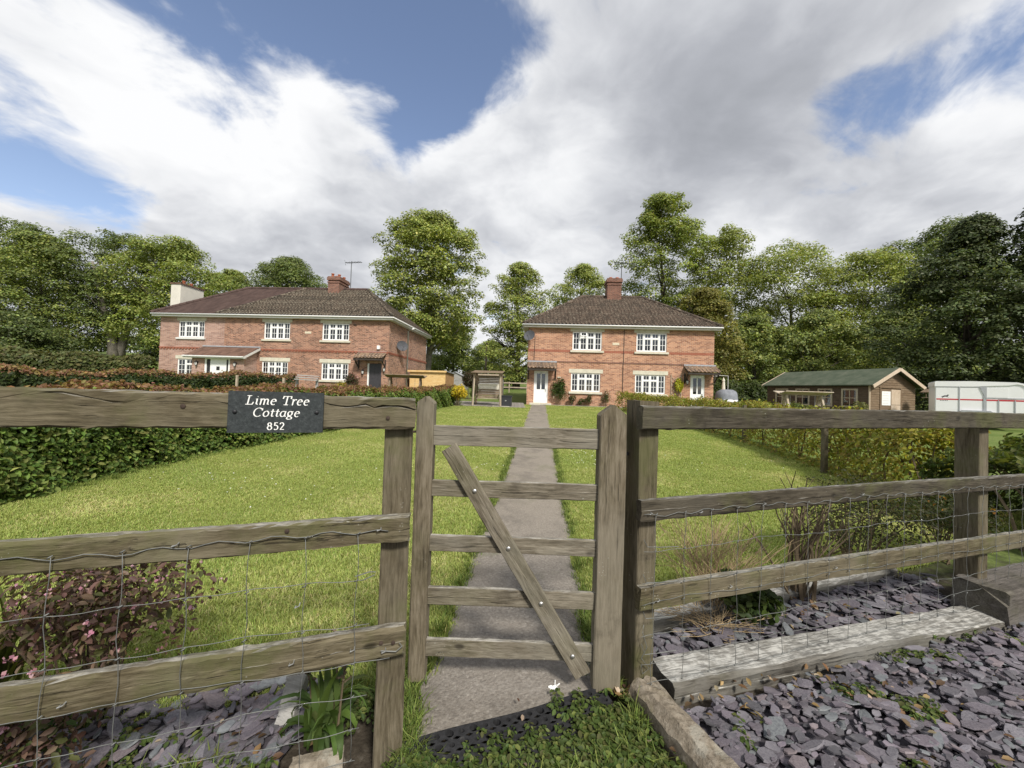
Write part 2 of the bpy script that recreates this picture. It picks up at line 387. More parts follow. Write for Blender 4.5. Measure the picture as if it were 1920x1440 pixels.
class MB:
    def __init__(s): s.V = []; s.F = []
    def add(s, V, F):
        b = len(s.V); s.V += [tuple(v) for v in V]; s.F += [tuple(i + b for i in f) for f in F]; return s
    def box(s, x0, x1, y0, y1, z0, z1):
        V = [(x0, y0, z0), (x1, y0, z0), (x1, y1, z0), (x0, y1, z0), (x0, y0, z1), (x1, y0, z1), (x1, y1, z1), (x0, y1, z1)]
        return s.add(V, [(0, 3, 2, 1), (4, 5, 6, 7), (0, 1, 5, 4), (1, 2, 6, 5), (2, 3, 7, 6), (3, 0, 4, 7)])
    def bar(s, a, b, w, h, up=(0, 0, 1)):
        """rectangular bar from a to b; w across, h along up"""
        a = Vector(a); b = Vector(b); d = (b - a).normalized(); up = Vector(up)
        x = d.cross(up)
        if x.length < 1e-4: x = d.cross(Vector((1, 0, 0)))
        x.normalize(); u = x.cross(d).normalized()
        V = []
        for p in (a, b):
            for (i, j) in ((-1, -1), (1, -1), (1, 1), (-1, 1)): V.append(p + x * (i * w / 2) + u * (j * h / 2))
        return s.add(V, [(3, 2, 1, 0), (4, 5, 6, 7), (0, 1, 5, 4), (1, 2, 6, 5), (2, 3, 7, 6), (3, 0, 4, 7)])
    def prism(s, poly, axis, a, b):
        """poly of 2-D points extruded along axis ('x','y','z') from a to b"""
        n = len(poly)
        def mk(p, t): return {'x': (t, p[0], p[1]), 'y': (p[0], t, p[1]), 'z': (p[0], p[1], t)}[axis]
        V = [mk(p, a) for p in poly] + [mk(p, b) for p in poly]
        F = [tuple(range(n - 1, -1, -1)), tuple(range(n, 2 * n))] + [(i, (i + 1) % n, n + (i + 1) % n, n + i) for i in range(n)]
        return s.add(V, F)
    def tube(s, pts, r, n=6, cap=True):
        pts = [Vector(p) for p in pts]
        rs = r if isinstance(r, (list, tuple)) else [r] * len(pts)
        V = []; F = []
        ref = Vector((.31, .17, .93))
        for i, p in enumerate(pts):
            d = (pts[min(i + 1, len(pts) - 1)] - pts[max(i - 1, 0)])
            d = d.normalized() if d.length > 1e-9 else Vector((0, 0, 1))
            x = d.cross(ref)
            if x.length < .1: x = d.cross(Vector((1, 0, 0)))
            x.normalize(); y = d.cross(x)
            for k in range(n):
                a = 2 * math.pi * k / n; V.append(p + (x * math.cos(a) + y * math.sin(a)) * rs[i])
        for i in range(len(pts) - 1):
            for k in range(n):
                F.append((i * n + k, i * n + (k + 1) % n, (i + 1) * n + (k + 1) % n, (i + 1) * n + k))
        if cap: F.append(tuple(range(n - 1, -1, -1))); F.append(tuple((len(pts) - 1) * n + k for k in range(n)))
        return s.add(V, F)
    def lathe(s, prof, n=12, c=(0, 0, 0)):
        V = []; F = []
        for (r, z) in prof:
            for k in range(n):
                a = 2 * math.pi * k / n; V.append((c[0] + r * math.cos(a), c[1] + r * math.sin(a), c[2] + z))
        for i in range(len(prof) - 1):
            for k in range(n): F.append((i * n + k, i * n + (k + 1) % n, (i + 1) * n + (k + 1) % n, (i + 1) * n + k))
        F.append(tuple(range(n - 1, -1, -1))); F.append(tuple((len(prof) - 1) * n + k for k in range(n)))
        return s.add(V, F)
    def build(s, name, mat, parent=None, smooth=False, loc=None, rz=None, uv=True):
        return link(name, make_mesh(name, s.V, s.F, mat, uv, smooth), parent, loc, rz)

def S(x, a, b):
    t = np.clip((np.asarray(x, dtype=float) - a) / (b - a), 0, 1); return t * t * (3 - 2 * t)
def gz(x, y):
    x = np.asarray(x, dtype=float); y = np.asarray(y, dtype=float)
    z = .6 * np.clip((y - 3) / 21, 0, 1) + .25 * S(-x, 4, 9) * S(y, 10, 22)
    z = z + .05 * np.clip(y - 24, 0, 70) + .05 * np.clip(-x - 8, 0, 60) * S(y, 26, 44)
    return z
def gzf(x, y): return float(gz(x, y))
ANG = math.radians(4.2)
E1 = Vector((math.cos(ANG), -math.sin(ANG), 0)); E2 = Vector((math.sin(ANG), math.cos(ANG), 0))
# ------------------------------------------------------------------ ground, lawn, path
def ground_mats():
    m, t, b, o = new_mat('ground')
    c = t.node('ShaderNodeTexCoord').outputs['Object']
    n = t.noise(c, .35, 6, .6); n2 = t.noise(c, 9, 6, .65)
    field = t.ramp(n2, [(.3, (.055, .085, .02)), (.5, (.10, .145, .035)), (.72, (.17, .21, .06))])
    field = t.mix(t.smooth(n, .4, .65), field, (.16, .19, .06))
    soil = t.ramp(t.noise(c, 22, 6, .7), [(.3, (.025, .02, .015)), (.55, (.06, .05, .038)), (.75, (.13, .115, .095))])
    s = t.node('ShaderNodeSeparateXYZ'); t.link(c, s.inputs[0])
    near = t.smooth(t.math('ADD', s.outputs[1], t.math('MULTIPLY', n2, 1.2)), 3.4, 4.4)
    setp(t, b, t.mix(near, soil, field), .95, .1, 0, t.noise(c, 30, 5, .7), .6, .02)
    m, t, b, o = new_mat('lawn')
    c = t.node('ShaderNodeTexCoord').outputs['Object']
    fine = t.noise(c, 45, 6, .7); mid = t.noise(c, 3.2, 6, .62); big = t.noise(c, .55, 4, .6)
    col = t.ramp(fine, [(.28, (.15, .175, .04)), (.5, (.27, .30, .078)), (.72, (.39, .40, .135))])
    col = t.mix(t.math('MULTIPLY', t.smooth(mid, .42, .68), .6), col, (.34, .325, .09))
    col = t.mix(t.math('MULTIPLY', t.smooth(big, .45, .7), .5), col, (.15, .205, .032))
    setp(t, b, col, .95, .08, 0, t.math('ADD', fine, t.noise(c, 160, 3, .7)), .9, .03)
    m, t, b, o = new_mat('path_concrete')
    c = t.node('ShaderNodeTexCoord').outputs['Object']
    n = t.noise(c, 60, 6, .72); n2 = t.noise(c, 2.4, 6, .65); ag = t.voro(c, 85, 'F1', 'Color'); agd = t.voro(c, 85, 'F1')
    sp_ = t.node('ShaderNodeSeparateColor'); t.link(ag, sp_.inputs[0])
    col = t.ramp(n, [(.3, (.15, .132, .112)), (.5, (.215, .192, .165)), (.72, (.28, .255, .222))])
    col = t.mix(t.math('MULTIPLY', t.math('LESS_THAN', sp_.outputs[0], .3), .32), col, t.mix(sp_.outputs[1], (.07, .06, .052), (.40, .37, .33)))
    s = t.node('ShaderNodeSeparateXYZ'); t.link(c, s.inputs[0])
    warm = t.smooth(s.outputs[1], 2.2, 5.0)
    col = t.mix(t.math('MULTIPLY', warm, .4), col, (.28, .24, .185))
    col = t.mix(t.math('MULTIPLY', t.smooth(n2, .46, .66), .5), col, (.105, .093, .08))
    col = t.mix(t.math('MULTIPLY', t.smooth(t.noise(t.vmath('ADD', c, (3., 5., 0.)), 1.3, 6, .7), .56, .66), .4), col, (.13, .135, .075))
    setp(t, b, col, .92, .15, 0, t.math('SUBTRACT', n, t.math('MULTIPLY', agd, .4)), .8, .008)
    m, t, b, o = new_mat('paving')
    c = t.node('ShaderNodeTexCoord').outputs['Object']
    n = t.noise(c, 6, 6, .65)
    setp(t, b, t.ramp(n, [(.3, (.17, .155, .135)), (.7, (.32, .295, .26))]), .92, .15, 0, t.noise(c, 50, 4, .6), .5, .006)
    m, t, b, o = new_mat('stone_concrete')
    c = objcoord(t)
    n = t.noise(c, 30, 6, .7); n2 = t.noise(c, 5, 6, .65)
    col = t.ramp(n, [(.3, (.12, .10, .072)), (.5, (.23, .195, .15)), (.72, (.34, .30, .24))])
    col = t.mix(t.math('MULTIPLY', t.smooth(n2, .55, .62), .7), col, (.33, .31, .26))
    col = t.mix(t.math('MULTIPLY', t.smooth(t.noise(c, 9, 5, .6), .55, .7), .5), col, (.13, .115, .05))
    setp(t, b, col, .93, .12, 0, t.math('ADD', n, t.math('MULTIPLY', t.noise(c, 110, 4, .7), .6)), .9, .01)
    m, t, b, o = new_mat('slate')
    c = objcoord(t); oi = t.node('ShaderNodeObjectInfo').outputs['Random']
    at = t.node('ShaderNodeAttribute'); at.attribute_name = 'Col'
    n = t.noise(c, 14, 5, .65)
    base = t.mix(t.smooth(n, .35, .7), at.outputs[0], t.mix(1.0, at.outputs[0], (.62, .62, .66), 'MULTIPLY'))
    base = t.mix(t.math('MULTIPLY', t.smooth(t.noise(c, 45, 5, .7), .55, .75), .35), base, (.30, .285, .27))
    setp(t, b, base, .62, .35, 0, t.math('ADD', n, t.math('MULTIPLY', t.noise(c, 70, 3, .6), .4)), .45, .006)
    m, t, b, o = new_mat('rubber')
    c = objcoord(t); n = t.noise(c, 40, 5, .7)
    setp(t, b, t.ramp(n, [(.35, (.012, .012, .013)), (.6, (.026, .026, .028)), (.8, (.07, .066, .06))]), .8, .3, 0, n, .5, .003)
    m, t, b, o = new_mat('slate_sign')
    c = objcoord(t); n = t.noise(c, 90, 6, .75); n2 = t.noise(c, 12, 4, .6)
    col = t.ramp(n, [(.35, (.012, .015, .016)), (.55, (.030, .036, .037)), (.75, (.085, .097, .097))])
    setp(t, b, t.mix(t.math('MULTIPLY', n2, .3), col, (.05, .06, .06)), .6, .35, 0, n, .5, .003)
ground_mats()

def grid_sheet(name, xs, ys, zf, mat, kind='structure', label=None, off=0.0):
    X, Y = np.meshgrid(xs, ys); Z = zf(X, Y) + off
    V = np.stack([X.ravel(), Y.ravel(), Z.ravel()], 1); nx = len(xs); ny = len(ys)
    i = np.arange(ny - 1)[:, None] * nx + np.arange(nx - 1)[None, :]
    F = np.stack([i, i + 1, i + 1 + nx, i + nx], -1).reshape(-1, 4)
    return tag(link(name, make_mesh(name, V, F, mat, False, True)), label, None, None, kind)
xs = np.unique(np.concatenate([np.linspace(-500, -80, 12), np.linspace(-80, 60, 71), np.linspace(60, 500, 12)]))
ys = np.unique(np.concatenate([np.linspace(-80, 0, 9), np.linspace(0, 30, 31), np.linspace(30, 110, 33), np.linspace(110, 700, 12)]))
grid_sheet('ground', xs, ys, gz, 'ground', label='soil and field grass under the whole place', off=-.03)

def yfront(x):
    x = np.asarray(x, dtype=float)
    left = 1.74 + .28 * (x + .6); right = 2.22 + .37 * (x - .8)
    return np.where(x < .4, left, right)
def lawn_pt(x, v):
    y0 = yfront(x); y = y0 + (22.9 - y0) * v; return y
lx = np.linspace(-6.0, 6.3, 60); lv = np.linspace(0, 1, 60) ** 1.6
X, Vv = np.meshgrid(lx, lv); Y = lawn_pt(X, Vv); Z = gz(X, Y) + .002
nx = len(lx); ny = len(lv); i = np.arange(ny - 1)[:, None] * nx + np.arange(nx - 1)[None, :]
tag(link('lawn', make_mesh('lawn', np.stack([X.ravel(), Y.ravel(), Z.ravel()], 1), np.stack([i, i + 1, i + 1 + nx, i + nx], -1).reshape(-1, 4), 'lawn', False, True)),
    'mown lawn either side of the path', None, None, 'structure')

def pathc(y): return .0745 * y - .09
def pathw(y): return .82 + .004 * y
V = []; F = []
yy = np.concatenate([np.linspace(0, 1, 90)])
for k, v in enumerate(yy):
    for j in range(9):
        s = j / 8
        xf = -.36 + .80 * s; yf = 1.43 + .38 * (xf + .36)
        y = yf + (22.95 - yf) * (v ** 1.7)
        w = pathw(y); ed = (.012 * math.sin(y * 7.3) + .014 * math.sin(y * 3.1 + 1)) if j in (0, 8) else 0
        x = pathc(y) - w / 2 + w * s + ed
        if v == 0: x = xf
        V.append((x, y, gzf(x, y) + .012 - (.012 if j in (0, 8) else 0) + .002 * math.sin(y * 5 + j)))
for k in range(len(yy) - 1):
    for j in range(8): a = k * 9 + j; F.append((a, a + 1, a + 10, a + 9))
tag(link('garden_path', make_mesh('garden_path', V, F, 'path_concrete', False, True)), 'straight concrete path to the white front door', None, None, 'structure')

def slab_area(name, x0, x1, y0, y1, nx_, ny_, label, seed):
    r = random.Random(seed); me = None
    base = tag(link(name, make_mesh(name, [(x0, y0, gzf(x0, y0) + .006), (x1, y0, gzf(x1, y0) + .006), (x1, y1, gzf(x1, y1) + .006), (x0, y1, gzf(x0, y1) + .006)], [(0, 1, 2, 3)], 'paving', False)), label, None, None, 'structure')
    dx = (x1 - x0) / nx_; dy = (y1 - y0) / ny_
    me = make_mesh('paving_slab', *(lambda b: (b.V, b.F))(MB().box(-dx / 2 + .008, dx / 2 - .008, -dy / 2 + .008, dy / 2 - .008, 0, .03)), 'paving', False)
    for i in range(nx_):
        for j in range(ny_):
            cx = x0 + dx * (i + .5); cy = y0 + dy * (j + .5)
            o = link('paving_slab', me, base, (cx, cy, gzf(cx, cy) + .003 + r.uniform(0, .006)), r.uniform(-.004, .004))
slab_area('patio', -3.4, .75, 20.0, 24.2, 7, 7, 'pale paved corner beside the brick house', 3)
slab_area('house_footway', 1.9, 12.6, 22.75, 23.0, 18, 1, 'narrow paved strip along the house front', 5)

# ------------------------------------------------------------------ building helpers
def wall_front(mb, x0, x1, z0, z1, y, ops, depth=.11):
    xs = sorted({x0, x1, *[o[0] for o in ops], *[o[1] for o in ops]}); zs = sorted({z0, z1, *[o[2] for o in ops], *[o[3] for o in ops]})
    for a, b in zip(xs, xs[1:]):
        for c, d in zip(zs, zs[1:]):
            mx, mz = (a + b) / 2, (c + d) / 2
            if any(o[0] < mx < o[1] and o[2] < mz < o[3] for o in ops): continue
            mb.add([(a, y, c), (b, y, c), (b, y, d), (a, y, d)], [(0, 1, 2, 3)])
    for (a, b, c, d) in ops:
        e = y + depth
        mb.add([(a, y, c), (a, e, c), (a, e, d), (a, y, d)], [(3, 2, 1, 0)])
        mb.add([(b, y, c), (b, e, c), (b, e, d), (b, y, d)], [(0, 1, 2, 3)])
        mb.add([(a, y, d), (b, y, d), (b, e, d), (a, e, d)], [(0, 1, 2, 3)])
        mb.add([(a, y, c), (b, y, c), (b, e, c), (a, e, c)], [(3, 2, 1, 0)])
def roof_slope(name, mat, parent, eL, eR, tR, tL, du=.23, ds=.34, roll=.05, step=.034, sub=6):
    eL, eR, tR, tL = map(lambda p: np.array(p, float), (eL, eR, tR, tL))
    U = (eR - eL) / np.linalg.norm(eR - eL)
    w = (tL + tR) / 2 - eL; Vd = w - U * np.dot(w, U); L = np.linalg.norm(Vd); Vd /= L
    N = np.cross(U, Vd); N *= np.sign(N[2])
    uR = np.dot(eR - eL, U); tLu = np.dot(tL - eL, U); tRu = np.dot(tR - eL, U)
    umin = min(0, tLu); umax = max(uR, tRu)
    cols = np.arange(umin, umax + du / sub, du / sub)
    rows = []
    k = 0
    while k * ds < L - 1e-6:
        rows.append((k * ds, step)); rows.append((min((k + 1) * ds, L), 0.0)); k += 1
    V = []; nr = len(rows); nc = len(cols)
    for (s, off) in rows:
        f = s / L; lo = tLu * f; hi = uR + (tRu - uR) * f
        u = np.clip(cols, lo, hi)
        ph = (cols / du) % 1.0
        h = off + roll * np.where(ph < .5, np.sin(ph * 2 * np.pi), .35 * np.sin(ph * 2 * np.pi)) + .004 * np.sin(cols * 37 + s * 91)
        V.append(eL + u[:, None] * U + s * Vd + h[:, None] * N)
    V = np.concatenate(V)
    i = np.arange(nr - 1)[:, None] * nc + np.arange(nc - 1)[None, :]
    F = np.stack([i, i + 1, i + 1 + nc, i + nc], -1).reshape(-1, 4)
    p = V[F]; ar = np.linalg.norm(np.cross(p[:, 2] - p[:, 0], p[:, 3] - p[:, 1]), axis=1)
    F = F[ar > 1e-5]
    o = link(name, make_mesh(name, V, F, mat), parent); return o
def ridge_tiles(parent, a, b, mat, r=.11):
    a = Vector(a); b = Vector(b); n = max(2, int((b - a).length / .4)); mb = MB()
    for i in range(n):
        p = a + (b - a) * (i / n); q = a + (b - a) * ((i + .97) / n)
        mb.tube([p, q], [r * 1.06, r * .96], 8)
    return mb.build('ridge_tiles', mat, parent)
def window(parent, x0, x1, z0, z1, y, lights=4, curt=(), sill=True, lint=None, lintmat='stone_lintel', openfan=False, extra=.14, sillmat='stone_lintel'):
    """white casement window set in an opening; y is the wall face"""
    f = MB(); g = y + .045; h = y + .105; w = .055
    f.box(x0, x1, g, h, z1 - w, z1); f.box(x0, x1, g, h, z0, z0 + w)
    f.box(x0, x0 + w, g, h, z0 + w, z1 - w); f.box(x1 - w, x1, g, h, z0 + w, z1 - w)
    xs = [x0 + (x1 - x0) * k / lights for k in range(lights + 1)]
    for k in range(1, lights): f.box(xs[k] - .042, xs[k] + .042, g - .006, h, z0 + w, z1 - w)
    zt = z1 - (z1 - z0) * .31
    mids = [k for k in range(lights) if (0 < k < lights - 1)] if lights > 2 else [1]
    for k in mids: f.box(xs[k] + .042, xs[k + 1] - (.042 if k + 1 < lights else w), g - .004, h, zt - .04, zt + .04)
    fr = f.build('window', 'white_upvc', parent)
    bars = MB()
    for k in range(lights):
        a = xs[k] + (.05 if k else w); b = xs[k + 1] - (.05 if k < lights - 1 else w); m = (a + b) / 2
        segs = [(z0 + w, zt - .04, 2), (zt + .04, z1 - w, 1)] if k in mids else [(z0 + w, z1 - w, 3)]
        for (c, d, rws) in segs:
            pb = MB()
            pb.add([(a, g + .03, c), (b, g + .03, c), (b, g + .03, d), (a, g + .03, d)], [(0, 1, 2, 3)])
            pb.build('pane', 'window_glass', fr)
            bars.box(m - .012, m + .012, g + .015, g + .028, c, d)
            for r_ in range(1, rws):
                zz_ = c + (d - c) * r_ / rws; bars.box(a, b, g + .012, g + .0275, zz_ - .012, zz_ + .012)
            if rws == 1 or True:
                bars.box(a, a + .022, g + .008, g + .029, c, d); bars.box(b - .022, b, g + .008, g + .029, c, d)
                bars.box(a, b, g + .007, g + .0285, c, c + .022); bars.box(a, b, g + .007, g + .0285, d - .022, d)
    bars.build('glazing_bars', 'white_upvc', fr)
    if openfan:
        a, b = xs[1] + .05, xs[2] - .05; ob = MB()
        for (p, q) in (((a, y + .02, z1 - .06), (a, y - .17, zt + .08)), ((b, y + .02, z1 - .06), (b, y - .17, zt + .08)), ((a, y - .17, zt + .08), (b, y - .17, zt + .08)), ((a, y + .02, z1 - .06), (b, y + .02, z1 - .06))):
            ob.bar(p, q, .06, .05)
        ob.build('open_fanlight', 'white_upvc', fr)
    if curt:
        for (fa, fb) in curt:
            cb_ = MB()
            a = x0 + (x1 - x0) * fa; b = x0 + (x1 - x0) * fb; n = max(4, int((b - a) / .05))
            pts = [(a + (b - a) * k / n, y + .22 + .02 * (k % 2)) for k in range(n + 1)]
            for (p, q) in zip(pts, pts[1:]):
                cb_.add([(p[0], p[1], z0 - .1), (q[0], q[1], z0 - .1), (q[0], q[1], z1 + .1), (p[0], p[1], z1 + .1)], [(0, 1, 2, 3)])
            cb_.build('curtain', 'curtain', fr)
    if sill:
        MB().prism([(y - .09, z0 - .135), (y + .05, z0 - .135), (y + .05, z0 - .003), (y - .09, z0 - .035)], 'x', x0 - extra + .02, x1 + extra - .02).build('sill', sillmat, fr)
    if lint:
        MB().box(x0 - extra, x1 + extra, y - .012, y + .035, z1 + .003, z1 + lint).build('lintel', lintmat, fr)
    return fr
def lamp(parent, x, y, z):
    mb = MB(); mb.box(x - .03, x + .03, y - .03, y, z - .06, z + .06)
    mb.tube([(x, y - .02, z + .04), (x, y - .12, z + .14), (x, y - .14, z + .06)], .012, 5)
    mb.lathe([(.015, .14), (.085, .05), (.085, .04)], 6, (x, y - .14, z - .06))
    for k in range(6):
        a = k * math.pi / 3; mb.tube([(x + .078 * math.cos(a), y - .14 + .078 * math.sin(a), z - .02), (x + .045 * math.cos(a), y - .14 + .045 * math.sin(a), z - .2)], .009, 4)
    mb.lathe([(.05, 0), (.05, -.015), (.015, -.05)], 6, (x, y - .14, z - .2))
    o = mb.build('wall_lamp', 'black_frame', parent)
    MB().lathe([(.042, -.195), (.07, -.03)], 6, (x, y - .14, z)).build('lamp_glass', 'paper', o)
def chimney(parent, x0, x1, y0, y1, z0, z1, mat, pots, name='chimney', corbel=True):
    mb = MB(); mb.box(x0, x1, y0, y1, z0, z1)
    o = mb.build(name, mat, parent)
    if corbel:
        cb_ = MB(); cb_.box(x0 - .04, x1 + .04, y0 - .04, y1 + .04, z1 - .42, z1 - .32); cb_.box(x0 - .07, x1 + .07, y0 - .07, y1 + .07, z1 - .22, z1 - .02)
        cb_.box(x0 - .035, x1 + .035, y0 - .035, y1 + .035, z1 - .02, z1 + .06)
        cb_.build('chimney_band', mat, o)
    else:
        MB().box(x0 - .06, x1 + .06, y0 - .06, y1 + .06, z1, z1 + .09).build('chimney_cap', 'tile_porch', o)
    for (px, py, h, cowl) in pots:
        MB().lathe([(.12, 0), (.10, .06), (.09, h - .05), (.115, h - .04), (.115, h)], 10, (px, py, z1 + .03)).build('chimney_pot', 'terracotta', o, True)
        if cowl: MB().lathe([(.08, 0), (.08, .12), (.14, .13), (.02, .2)], 8, (px, py, z1 + .03 + h)).build('cowl', 'black_frame', o)
    MB().box(x0 - .05, x1 + .05, y0 - .06, y0 - .01, z0 + .2, z0 + .2 + .12).build('flashing', 'lead', o)
    return o
def aerial(parent, x, y, z0, z1, ang):
    mb = MB(); mb.tube([(x, y, z0), (x, y, z1)], .03, 5)
    c, s_ = math.cos(ang), math.sin(ang)
    mb.tube([(x - c * .9, y - s_ * .9, z1 - .12), (x + c * .55, y + s_ * .55, z1 - .06)], .022, 4)
    for k in range(11):
        f = -.85 + k * .13; L = .16 + .05 * (k % 2); px, py = x + c * f, y + s_ * f
        mb.tube([(px + s_ * L, py - c * L, z1 - .09), (px - s_ * L, py + c * L, z1 - .09)], .013, 4)
    mb.tube([(x + c * .5 - s_ * .05, y + s_ * .5, z1 - .28), (x + c * .62, y + s_ * .62, z1 + .14)], .012, 4)
    return mb.build('aerial', 'aerial_grey', parent)
def dish(parent, x, y, z, dirv, r=.3, name='satellite_dish'):
    d = Vector(dirv).normalized(); a = d.cross(Vector((0, 0, 1))).normalized(); b = a.cross(d)
    V = []; F = []; n = 16
    c0 = Vector((x, y, z))
    for k, (rr, dep) in enumerate(((0.001, 0), (.45, .03), (.8, .075), (1, .11))):
        for j in range(n):
            an = 2 * math.pi * j / n; V.append(c0 + (a * math.cos(an) * 1.05 + b * math.sin(an)) * rr * r + d * dep)
    for k in range(3):
        for j in range(n): F.append((k * n + j, k * n + (j + 1) % n, (k + 1) * n + (j + 1) % n, (k + 1) * n + j))
    o = link(name, make_mesh(name, V, F, 'dish_grey', True, True), parent)
    mb = MB(); e = c0 + d * .38 - b * .12
    mb.tube([c0 - b * r * .9 + d * .1, e], .011, 5); mb.bar(e - b * .03, e + b * .06, .05, .06); mb.build('dish_arm', 'dish_grey', o); MB().tube([c0, c0 - d * .18, c0 - d * .2 - b * .15], .018, 5).build('dish_bracket', 'dish_grey', o); return o
def canopy(parent, x0, x1, yf, z_back, z_front, mat='tile_canopy'):
    o = roof_slope('canopy', mat, parent, (x0, yf, z_front), (x1, yf, z_front), (x1, -.01, z_back), (x0, -.01, z_back), .22, .24, .04, .03)
    mb = MB(); mb.box(x0 + .03, x1 - .03, yf + .04, yf + .08, z_front - .13, z_front - .02)
    for x in (x0 + .06, x1 - .06):
        mb.bar((x, -.01, z_back - .07), (x, yf + .06, z_front - .07), .05, .10)
        mb.bar((x, -.03, z_front - .55), (x, yf + .18, z_front - .12), .06, .06); mb.box(x - .035, x + .035, -.06, -.003, z_front - .65, z_front - .05)
    mb.build('canopy_frame', 'dark_timber', o)
    MB().bar((x0, -.012, z_back + .05), (x1, -.012, z_back + .05), .07, .09).build('canopy_flashing', 'lead', o)
    return o
def door_white(parent, x0, x1, z0, z1, y, glass=True):
    f = MB(); f.box(x0, x1, y + .03, y + .09, z1 - .06, z1); f.box(x0, x0 + .055, y + .03, y + .09, z0, z1 - .06); f.box(x1 - .055, x1, y + .03, y + .09, z0, z1 - .06)
    d = f.build('door', 'white_upvc', parent)
    a, b = x0 + .055, x1 - .055; m = (a + b) / 2; zs_ = z0 + (z1 - z0) * .42
    l = MB(); l.box(a, b, y + .05, y + .085, z0, zs_); l.box(a, a + .12, y + .05, y + .085, zs_, z1 - .06); l.box(b - .12, b, y + .05, y + .085, zs_, z1 - .06)
    l.box(m - .035, m + .035, y + .05, y + .085, zs_, z1 - .06); l.box(a + .12, b - .12, y + .05, y + .085, z1 - .17, z1 - .06)
    l.box(a + .12, b - .12, y + .038, y + .05, z0 + .14, zs_ - .12)
    lf = l.build('door_leaf', 'white_upvc', d)
    MB().box(a + .12, b - .12, y + .066, y + .07, zs_, z1 - .17).build('pane', 'window_glass', d)
    MB().box(b - .09, b - .06, y + .0, y + .05, zs_ - .12, zs_ + .04).build('handle', 'galv', d)
    return d

def house_shell(parent, x0, x1, D, z1, ops, mat, name='wall'):
    mb = MB(); wall_front(mb, x0, x1, 0, z1, 0, ops)
    mb.add([(x1, 0, 0), (x1, D, 0), (x1, D, z1), (x1, 0, z1)], [(0, 1, 2, 3)])
    mb.add([(x0, 0, 0), (x0, D, 0), (x0, D, z1), (x0, 0, z1)], [(3, 2, 1, 0)])
    mb.add([(x0, D, 0), (x1, D, 0), (x1, D, z1), (x0, D, z1)], [(3, 2, 1, 0)])
    return mb.build(name, mat, parent)

# ------------------------------------------------------------------ right-hand brick house
RH0 = Vector((.919, 23.6, .55))
RH = thing('brick_house', 'pinkish brick semi-detached house with two white front doors at the end of the path', 'house', RH0, -ANG)
WR = 11.05; DP = 8.0; ZW = 4.76
ups = [(2.70, 4.46, 3.42, 4.55), (6.52, 8.30, 3.42, 4.55)]; los = [(2.67, 4.43, .90, 2.03), (6.49, 8.27, .90, 2.03)]
drs = [(.42, 1.28, .14, 2.10), (9.72, 10.55, .14, 2.08)]
house_shell(RH, 0, WR, DP, ZW, ups + los + drs, 'brick_right')
rooms = MB(); rooms.box(.15, 5.4, 2.6, 2.65, 0, 4.7); rooms.box(5.6, 10.9, 2.8, 2.85, 0, 4.7); rooms.box(.1, 10.95, .12, 2.8, 2.35, 2.75); rooms.box(5.45, 5.6, .12, 2.8, 0, 4.7); rooms.box(.1, 10.95, .12, 2.8, 0, .05)
rooms.build('interior_wall', 'room_dark', RH)
window(RH, *ups[0], 0, 4, (), True, .2, openfan=True)
window(RH, *ups[1], 0, 4, ((.03, .24), (.74, .97)), True, .2)
window(RH, *los[0], 0, 4, (), True, .24)
window(RH, *los[1], 0, 4, ((.03, .2), (.5, .75), (.8, .97)), True, .24)
door_white(RH, *drs[0], 0); door_white(RH, *drs[1], 0)
st_ = MB(); st_.box(.2, 1.5, -.55, .05, -.1, .13); st_.box(.1, 1.6, -.8, -.55, -.15, .0); st_.build('door_step', 'stone_lintel', RH)
MB().box(9.5, 10.8, -.5, .05, -.1, .13).build('door_step', 'stone_lintel', RH)
canopy(RH, .0, 1.78, -.72, 2.62, 2.22); canopy(RH, 9.32, 11.16, -.72, 2.62, 2.22)
lamp(RH, 9.5, 0, 1.75)
for (a, b) in ((.0, 2.56), (4.62, 6.38), (8.46, WR)): MB().box(a, b, -.008, .001, 3.28, 3.42).build('red_brick_band', 'brick_red', RH)
pb = MB(); pb.box(-.02, WR + .02, -.028, .0, 2.655, 2.73); pb.build('string_course', 'brick_chimney', RH)
MB().box(5.1, 5.5, -.02, 0, 3.78, 3.92).build('wall_plaque', 'plaque_stone', RH)
MB().tube([(5.78, -.02, 4.75), (5.78, -.02, 2.75), (5.76, -.04, 2.66), (5.76, -.02, .1)], .016, 5).build('cable', 'black_frame', RH)
MB().tube([(.42, -.02, 4.2), (.4, -.02, 3.5), (.38, -.03, 2.75), (.5, -.03, 2.7)], .014, 5).build('cable', 'black_frame', RH)
MB().box(1.85, 2.05, -.06, 0, 1.70, 1.76).build('wall_vent', 'stone_lintel', RH)
EZ = 4.93; RZ = 7.67; ov = .32
eA, eB, eC, eD = (-ov, -ov, EZ), (WR + ov, -ov, EZ), (WR + ov, DP + ov, EZ), (-ov, DP + ov, EZ); r1, r2 = (3.63, 4, RZ), (7.76, 4, RZ)
rf = roof_slope('roof', 'tile_right', RH, eA, eB, r2, r1)
roof_slope('roof_slope', 'tile_right', RH, eB, eC, r2, r2); roof_slope('roof_slope', 'tile_right', RH, eD, eA, r1, r1)
roof_slope('roof_slope', 'tile_right', RH, eC, eD, r1, r2, .42, .66)
for a, b in ((r1, r2), (eA, r1), (eB, r2)): ridge_tiles(rf, (a[0], a[1], a[2] + .03), (b[0], b[1], b[2] + .03), 'tile_right')
